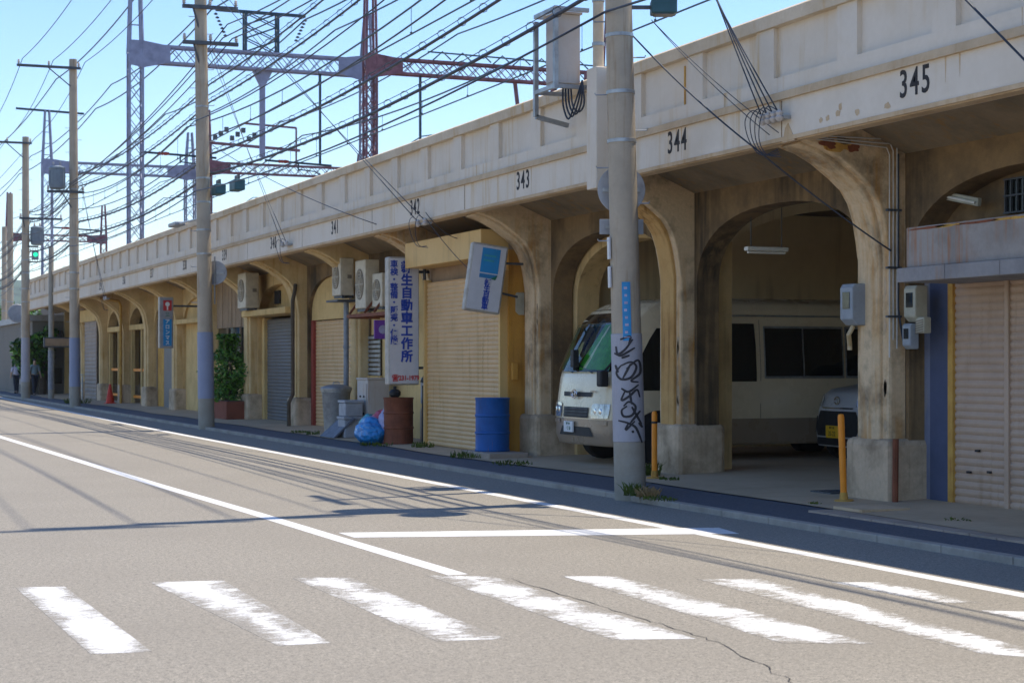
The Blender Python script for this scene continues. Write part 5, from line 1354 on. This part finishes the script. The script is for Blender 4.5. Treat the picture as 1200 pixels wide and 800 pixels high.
# insulator brackets on the viaduct face, with service drops
def drop_bracket(px, py, label, pole_key, zs_, n=4):
    y = Yat(px, 10.12); z = Zat(py, 10.12, y)
    o = thing('insulator_bracket', label, 'insulator bracket', (10.12, y, z), 'insulator brackets on the viaduct face')
    MB().box(-.02, .07, -.22, .22, -.02, .02).build('bar', 'steel', o, local=True)
    for i in range(n):
        yy = -.18+.36*i/(n-1); mb = MB(); mb.lathe([(.015,0),(.04,.02),(.05,.05),(.03,.07),(.045,.1),(.02,.13)], (-.05, yy, -.05), 10); mb.build('insulator', 'porcelain', o, local=True, smooth='auto')
    mb = MB()
    for i in range(n):
        yy = -.18+.36*i/(n-1); mb.tube(smooth([(-.05,yy,.06),(-.12,yy+.12,.13),(-.13,yy+.26,.02),(-.09,yy*.6+.3,-.2),(-.05,yy*.3+.16,-.38),(.06,yy*.2,-.42+.03*i)]), .006, 5)
    mb.build('jumper', 'wire', o, local=True)
    for i in range(n):
        yy = y-.18+.36*i/(n-1)
        wire(on_pole(pole_key, zs_+.3*i, .18, -.1), (10.06, yy, z+.05), .1, .008, 'thin service wire dropping from a pole to the viaduct face', 'service wires to the viaduct')
drop_bracket(908, 140, 'cluster of small insulators on the viaduct face near number 345', 'A', 8.3, 4)
drop_bracket(336, 287, 'cluster of small insulators on the viaduct face below number 340', 'B', 9.6, 2)
drop_bracket(497, 262, 'cluster of small insulators on the viaduct face near number 342', 'B', 11.2, 2)
drop_bracket(125, 350, 'cluster of small insulators on the viaduct face above the open bays', 'C', 8.6, 2)
yp = pierY(345)
S_ = 'service wires to the viaduct'
y1_ = Yat(888, 10.08)
wire(on_pole('A', 5.75, .17), (10.08, y1_, 4.1), .06, .010, 'black service cable slanting from the nearest pole to the fascia edge', S_, name='service_cable')
wire((10.08, y1_, 4.1), (11.4, yp-.37, 2.95), .03, .010, 'black service cable passing under the fascia to the right-hand pier', S_, name='service_cable')
for i in range(2): wire(on_pole('A', 5.95, .45), (10.1, yp-.1+.2*i, 4.25), .06, .005, 'thin paired wire from the teal box to the fascia by the right-hand pier', S_, name='service_cable')
ye = Yat(1262, 10.05)
wire(on_pole('A', 10.7, .2), (10.05, ye, Zat(133, 10.05, ye)), .06, .011, 'black service cable crossing the top right corner of the fascia', S_, name='service_cable')
wire(on_pole('A', 10.5, .2), (10.05, ye-.3, 4.8), .05, .005, 'thin service wire crossing the top right corner of the fascia', S_, name='service_cable')
y2_ = Yat(500, 10.1)
wire((10.08, y2_, 4.3), (10.62, 28.6, 3.85), .08, .007, 'service cable running from the insulators near 342 to the cream shutter box', S_, name='service_cable')
wire((10.08, y2_, 4.2), (10.6, 27.2, 3.0), .08, .006, 'service cable running from the insulators near 342 to the crooked sign', S_, name='service_cable')
wire(on_pole('B', 7.2, .2), (10.1, 31.6, 4.3), .15, .008, 'service cable running from the second pole towards number 342', S_, name='service_cable')
# splice boxes on the cables near the second pole
for i, (px, py) in enumerate(((256,222), (278,217))):
    y = Yat(px, 9.75); z = Zat(py, 9.75, y)
    o = thing('splice_box', ('left' if i == 0 else 'right') + ' one of two black splice boxes hanging from cables right of the second pole', 'splice box', (9.75, y, z))
    MB().box(-.13,.13,-.3,.3,-.14,.12).build('case', 'boxteal', o, local=True, bevel=.03); MB().box(-.02,.02,-.2,.2,.12,.24).build('hanger', 'steeldk', o, local=True)
# street lamp on the parapet near the second pole
y = Yat(222, 10.0); z = Zat(263, 10.0, y)
o = thing('street_lamp', 'small grey street lamp head sticking out left of the second pole', 'street lamp', (10.0, y, z))
MB().box(9.55, 9.85, y-.2, y+.75, z-.05, z+.06).build('head', 'signback', o, bevel=.03); MB().tube([(9.7, y-.1, z),(PX, YB+.1, z-.15)], .03, 6).build('arm', 'steel', o)

# ------------------------------------------------------------------ far end of the street
def Xat(px, Y): return Y*math.tan(TH+math.atan((px-600)/F))
# thin pole with brown box sign
Yg = 78.0; xg = Xat(60, Yg)
o = thing('sign_post', 'thin dark post beside the third pole with a brown box sign', 'sign post', (xg, Yg, .1))
MB().lathe([(.13,0),(.13,2.1),(.12,2.12),(.11,6.6)], (xg, Yg, .1), 16).build('post', 'polebase', o, smooth='auto')
MB().lathe([(.135,.4),(.132,2.1)], (xg, Yg, .1), 16).build('wrap', 'pipe', o, smooth='auto')
zb_ = Zat(401, xg, Yg); MB().box(xg-.35, xg+.95, Yg-.3, Yg-.12, zb_-.22, zb_+.22).build('box_sign', 'steeldk', o, bevel=.02)
MB().box(xg-.3, xg+.9, Yg-.315, Yg-.301, zb_-.16, zb_+.16).build('sign_face', 'wood', o)
# signal pole
Yg = 90.0; xs_ = Xat(27, Yg)
o = thing('traffic_light', 'slim grey signal pole at the far corner with green lights on short arms', 'traffic light', (xs_, Yg, .1))
MB().lathe([(.11,0),(.09,7.2)], (xs_, Yg, .1), 14).build('post', 'steel', o, smooth='auto')
def sig(px, py, w_, h, label_):
    x = Xat(px, Yg); z = Zat(py, x, Yg)
    H_ = MB().box(x-w_, x+w_, Yg-.2, Yg+.05, z-h, z+h).build('signal_head', 'signal', o, bevel=.03)
    return H_, x, z
H_, x_, z_ = sig(41, 299, .16, .22, ''); MB().lathe([(.11,-.22),(.11,-.203)], (x_, Yg, z_+.02), 18, 'y').build('lens', 'green_on', H_)
MB().tube([(xs_, Yg, z_-.1),(x_, Yg, z_-.1)], .04, 6).build('arm', 'steel', o)
H_, x_, z_ = sig(40, 402, .2, .42, ''); MB().box(x_-.13, x_+.13, Yg-.215, Yg-.201, z_-.34, z_-.05).build('lens', 'green_on', H_)
MB().box(x_-.13, x_+.13, Yg-.215, Yg-.201, z_+.05, z_+.34).build('lens', 'black', H_)
MB().tube([(xs_, Yg, z_),(x_, Yg, z_)], .04, 6).build('arm', 'steel', o)
H_, x_, z_ = sig(49, 381, .28, .5, '')
xm = Xat(20, 91); zm = Zat(367, xm, 91)
o = thing('traffic_mirror', 'round grey sign disc seen from behind on the far signal corner', 'traffic sign', (xm, 91, zm))
MB().lathe([(.44,-.03),(.46,0),(.4,.06),(.1,.1)], (0,0,0), 28, 'y').build('disc', 'signback', o, local=True, smooth='auto'); MB().tube([(0,.06,.1),(.5,.06,-.1)], .03, 6).build('arm', 'steel', o, local=True)
# people
def person(loc, h, label, shirt, stride, heading, bagmat=None):
    o = thing('person', label, 'person', loc, 'pedestrians on the far pavement')
    k_ = h/1.72
    def skin(name, verts, edges, rad, mat, sub=2, parent=o):
        me = bpy.data.meshes.new(name); me.from_pydata([vec(v)*k_ for v in verts], edges, []); me.materials.append(M[mat])
        ob = bpy.data.objects.new(name, me); COL.objects.link(ob); ob.parent = parent
        md = ob.modifiers.new('skin', 'SKIN'); md.use_smooth_shade = True
        if not me.skin_vertices: me.attributes
        for i, r in enumerate(rad): me.skin_vertices[0].data[i].radius = ((r if not isinstance(r, tuple) else r[0])*k_, (r if not isinstance(r, tuple) else r[1])*k_)
        me.skin_vertices[0].data[0].use_root = True
        s_ = ob.modifiers.new('sub', 'SUBSURF'); s_.levels = 1; s_.render_levels = sub
        return ob
    s = stride
    J = [(0,0,.93),(0,0,1.1),(0,.01,1.3),(0,.01,1.42),(0,.0,1.5),(0,-.02,1.6),(0,-.02,1.7),
         (-.1,0,.9),(-.1,-s*.5,.5),(-.1,-s*.6+.05,.08),(-.1,-s*.6-.12,.04),
         (.1,0,.9),(.1,s*.35,.5),(.1,s*.9,.1),(.1,s*.9-.12,.04),
         (-.19,0,1.4),(-.24,.04,1.13),(-.25,-.06,.9),(-.25,-.09,.8),(.19,0,1.4),(.24,-.04,1.13),(.25,-.14,.92),(.25,-.18,.82)]
    E = [(0,1),(1,2),(2,3),(3,4),(4,5),(5,6),(0,7),(7,8),(8,9),(9,10),(0,11),(11,12),(12,13),(13,14),(3,15),(15,16),(16,17),(17,18),(3,19),(19,20),(20,21),(21,22)]
    rad = [(.15,.1),(.14,.1),(.15,.1),(.1,.08),.055,(.075,.09),(.06,.07),.085,.06,.04,.035,.085,.06,.04,.035,.055,.045,.035,.035,.055,.045,.035,.035]
    skin('body', J, E, rad, 'skin')
    T = [0,1,2,3,15,16,19,20]; mp = {v: i for i, v in enumerate(T)}
    skin('shirt', [J[i] for i in T], [(mp[a], mp[b]) for a, b in E if a in mp and b in mp], [(.165,.12),(.16,.115),(.17,.12),(.09,.085),.075,.07,.075,.07], shirt)
    T = [0,7,8,9,11,12,13]; mp = {v: i for i, v in enumerate(T)}
    skin('trousers', [J[i] for i in T], [(mp[a], mp[b]) for a, b in E if a in mp and b in mp], [(.165,.12),.105,.08,.06,.105,.08,.06], 'trouser')
    MB().ball((0,.01*k_,1.69*k_), (.085*k_,.1*k_,.085*k_), 12, 8).build('hair', 'hair', o, local=True, smooth=True)
    for q in (9, 13): c = vec(J[q])*k_; MB().ball((c.x, c.y-.06, .045), (.05,.13,.045), 10, 6).build('shoe', 'black', o, local=True, smooth=True)
    if bagmat:
        b = MB(); b.box(-.34*k_,-.22*k_,-.2,.06,.48*k_,.78*k_); b.build('bag', bagmat, o, local=True, bevel=.03)
    o.rotation_euler = (0,0,heading); return o
YH = 86.0; person((Xat(40.5, YH), YH, .1), 1.72, 'pedestrian in a dark teal top and black trousers walking beside the fourth pole', 'shirtg', .3, R(20), None)
YH2 = 92.0; person((Xat(19, YH2), YH2, .1), 1.62, 'pedestrian in a pale lavender shirt carrying a white bag, far left', 'shirtl', .22, R(190), 'signwhite')
# red cone-like board near the people
# far trees
def tree(x, y, h, cr, label, mats=('leaf','leafdk'), seed=1, n_=1100, trunk=.3):
    o = thing('tree', label, 'tree', (x, y, 0), 'trees at the far end of the street'); rd = random.Random(seed)
    mb = MB(); mb.tube([(x,y,0),(x+.1,y,h*.4),(x-.1,y+.1,h*.75)], [.22,.17,.07], 8)
    for i in range(5): a = 1.256*i; mb.tube([(x,y,h*(.3+.05*i)),(x+cr*.7*math.cos(a),y+cr*.7*math.sin(a),h*(.55+.07*i))], [.09,.02], 6)
    mb.build('trunk', 'bark', o)
    lob = [(x+cr*.6*rd.gauss(0,.6), y+cr*.6*rd.gauss(0,.6), h*(.45+.45*rd.random()), cr*(.35+.3*rd.random())) for _ in range(11)]
    for mi, mat in enumerate(mats):
        pts = []
        while len(pts) < n_:
            c = rd.choice(lob); d = Vector((rd.gauss(0,1), rd.gauss(0,1), rd.gauss(0,1))).normalized()*c[3]*rd.random()**.4
            pts.append((c[0]+d.x, c[1]+d.y, max(h*.15, c[2]+d.z)))
        m_ = MB(); leaves(m_, pts, .16, rd); m_.build('crown', mat, o, recalc=False)
tree(Xat(20,128), 128, 6.0, 1.7, 'green roadside tree behind the pedestrian in lavender', seed=2)
tree(Xat(10,150), 150, 6.5, 2.0, 'green tree at the left edge beyond the poles', seed=3)
tree(-9, 34, 9, 3.2, 'unseen leafy tree across the road, added for windscreen reflections, outside the left edge', seed=5)  # out of view, added to put green reflections in the glass
tree(-10, 47, 10, 3.6, 'taller unseen leafy tree across the road, added for windscreen reflections, outside the left edge', seed=6)  # second out-of-view tree added for the glass to reflect
# far buildings
def building(px0, px1, Y, ytop, mat, label, floors=3, dp=10):
    x0, x1 = Xat(px0, Y), Xat(px1, Y); h = Zat(ytop, x0, Y)
    o = thing('building', label, 'building', ((x0+x1)/2, Y, 0), 'buildings at the far end of the street')
    MB().box(x0, x1, Y, Y+dp, -.05, h).build('wall', mat, o); MB().box(x0-.15, x1+.15, Y-.15, Y+dp+.15, h+.005, h+.3).build('roof', 'signback', o)
    fh = h/floors
    nw = max(2, int((x1-x0)/2.2))
    for f in range(floors):
        for i in range(nw):
            xx = x0+(x1-x0)*(i+.3)/nw; W_ = MB().box(xx, xx+(x1-x0)/nw*.45, Y-.04, Y-.005, f*fh+fh*.35, f*fh+fh*.75).build('window', 'glassdk', o)
building(38, 130, 88, 376, 'far1', 'grey low building closing the street behind the signals', 2, 24)  # brought forward so its bulk shades the pavement past the viaduct
building(-60, 24, 190, 385, 'far2', 'brown low building at the left edge far down the street', 3)
building(64, 130, 130, 352, 'far2', 'brown house roof rising behind the end of the viaduct', 2)
tree(Xat(33,87.2), 87.2, 2.9, .9, 'low leafy bush at the left corner of the far grey building', seed=8, n_=700)
tree(Xat(49,87.2), 87.2, 3.6, 1.0, 'leafy street tree before the far grey building, taller than the bush', seed=9, n_=700)
# hills
mb = MB(); n = 60; V_ = []; Y0 = 1500
for j in range(9):
    for i in range(n+1):
        x = -900 + i*45; t = j/8; hh_ = (105 + 60*noise.noise(Vector((x*.0028, 7, 0))) + 22*noise.noise(Vector((x*.011, 3, 0))))*math.sin(math.pi*min(1, t*.5+.0))**.8
        V_.append((x, Y0 + j*110, -2 + max(0, hh_)))
mb.add(V_, [(j*(n+1)+i, j*(n+1)+i+1, (j+1)*(n+1)+i+1, (j+1)*(n+1)+i) for j in range(8) for i in range(n)])
tag(mb.build('hills', 'hill', smooth=True), kind='structure')
# ------------------------------------------------------------------ air
m, nt, b = newmat('air'); nt.nodes.remove(b)
pv = nd(nt, 'ShaderNodeVolumePrincipled'); pv.inputs['Density'].default_value = .00013; pv.inputs['Color'].default_value = (.80, .88, 1, 1); pv.inputs['Anisotropy'].default_value = .2
nt.links.new(pv.outputs[0], nt.nodes['Material Output'].inputs['Volume'])
hz = MB().box(-2700, 2700, -2700, 2700, -4, 215); M['air'] = m
tag(hz.build('haze', 'air'), kind='stuff')
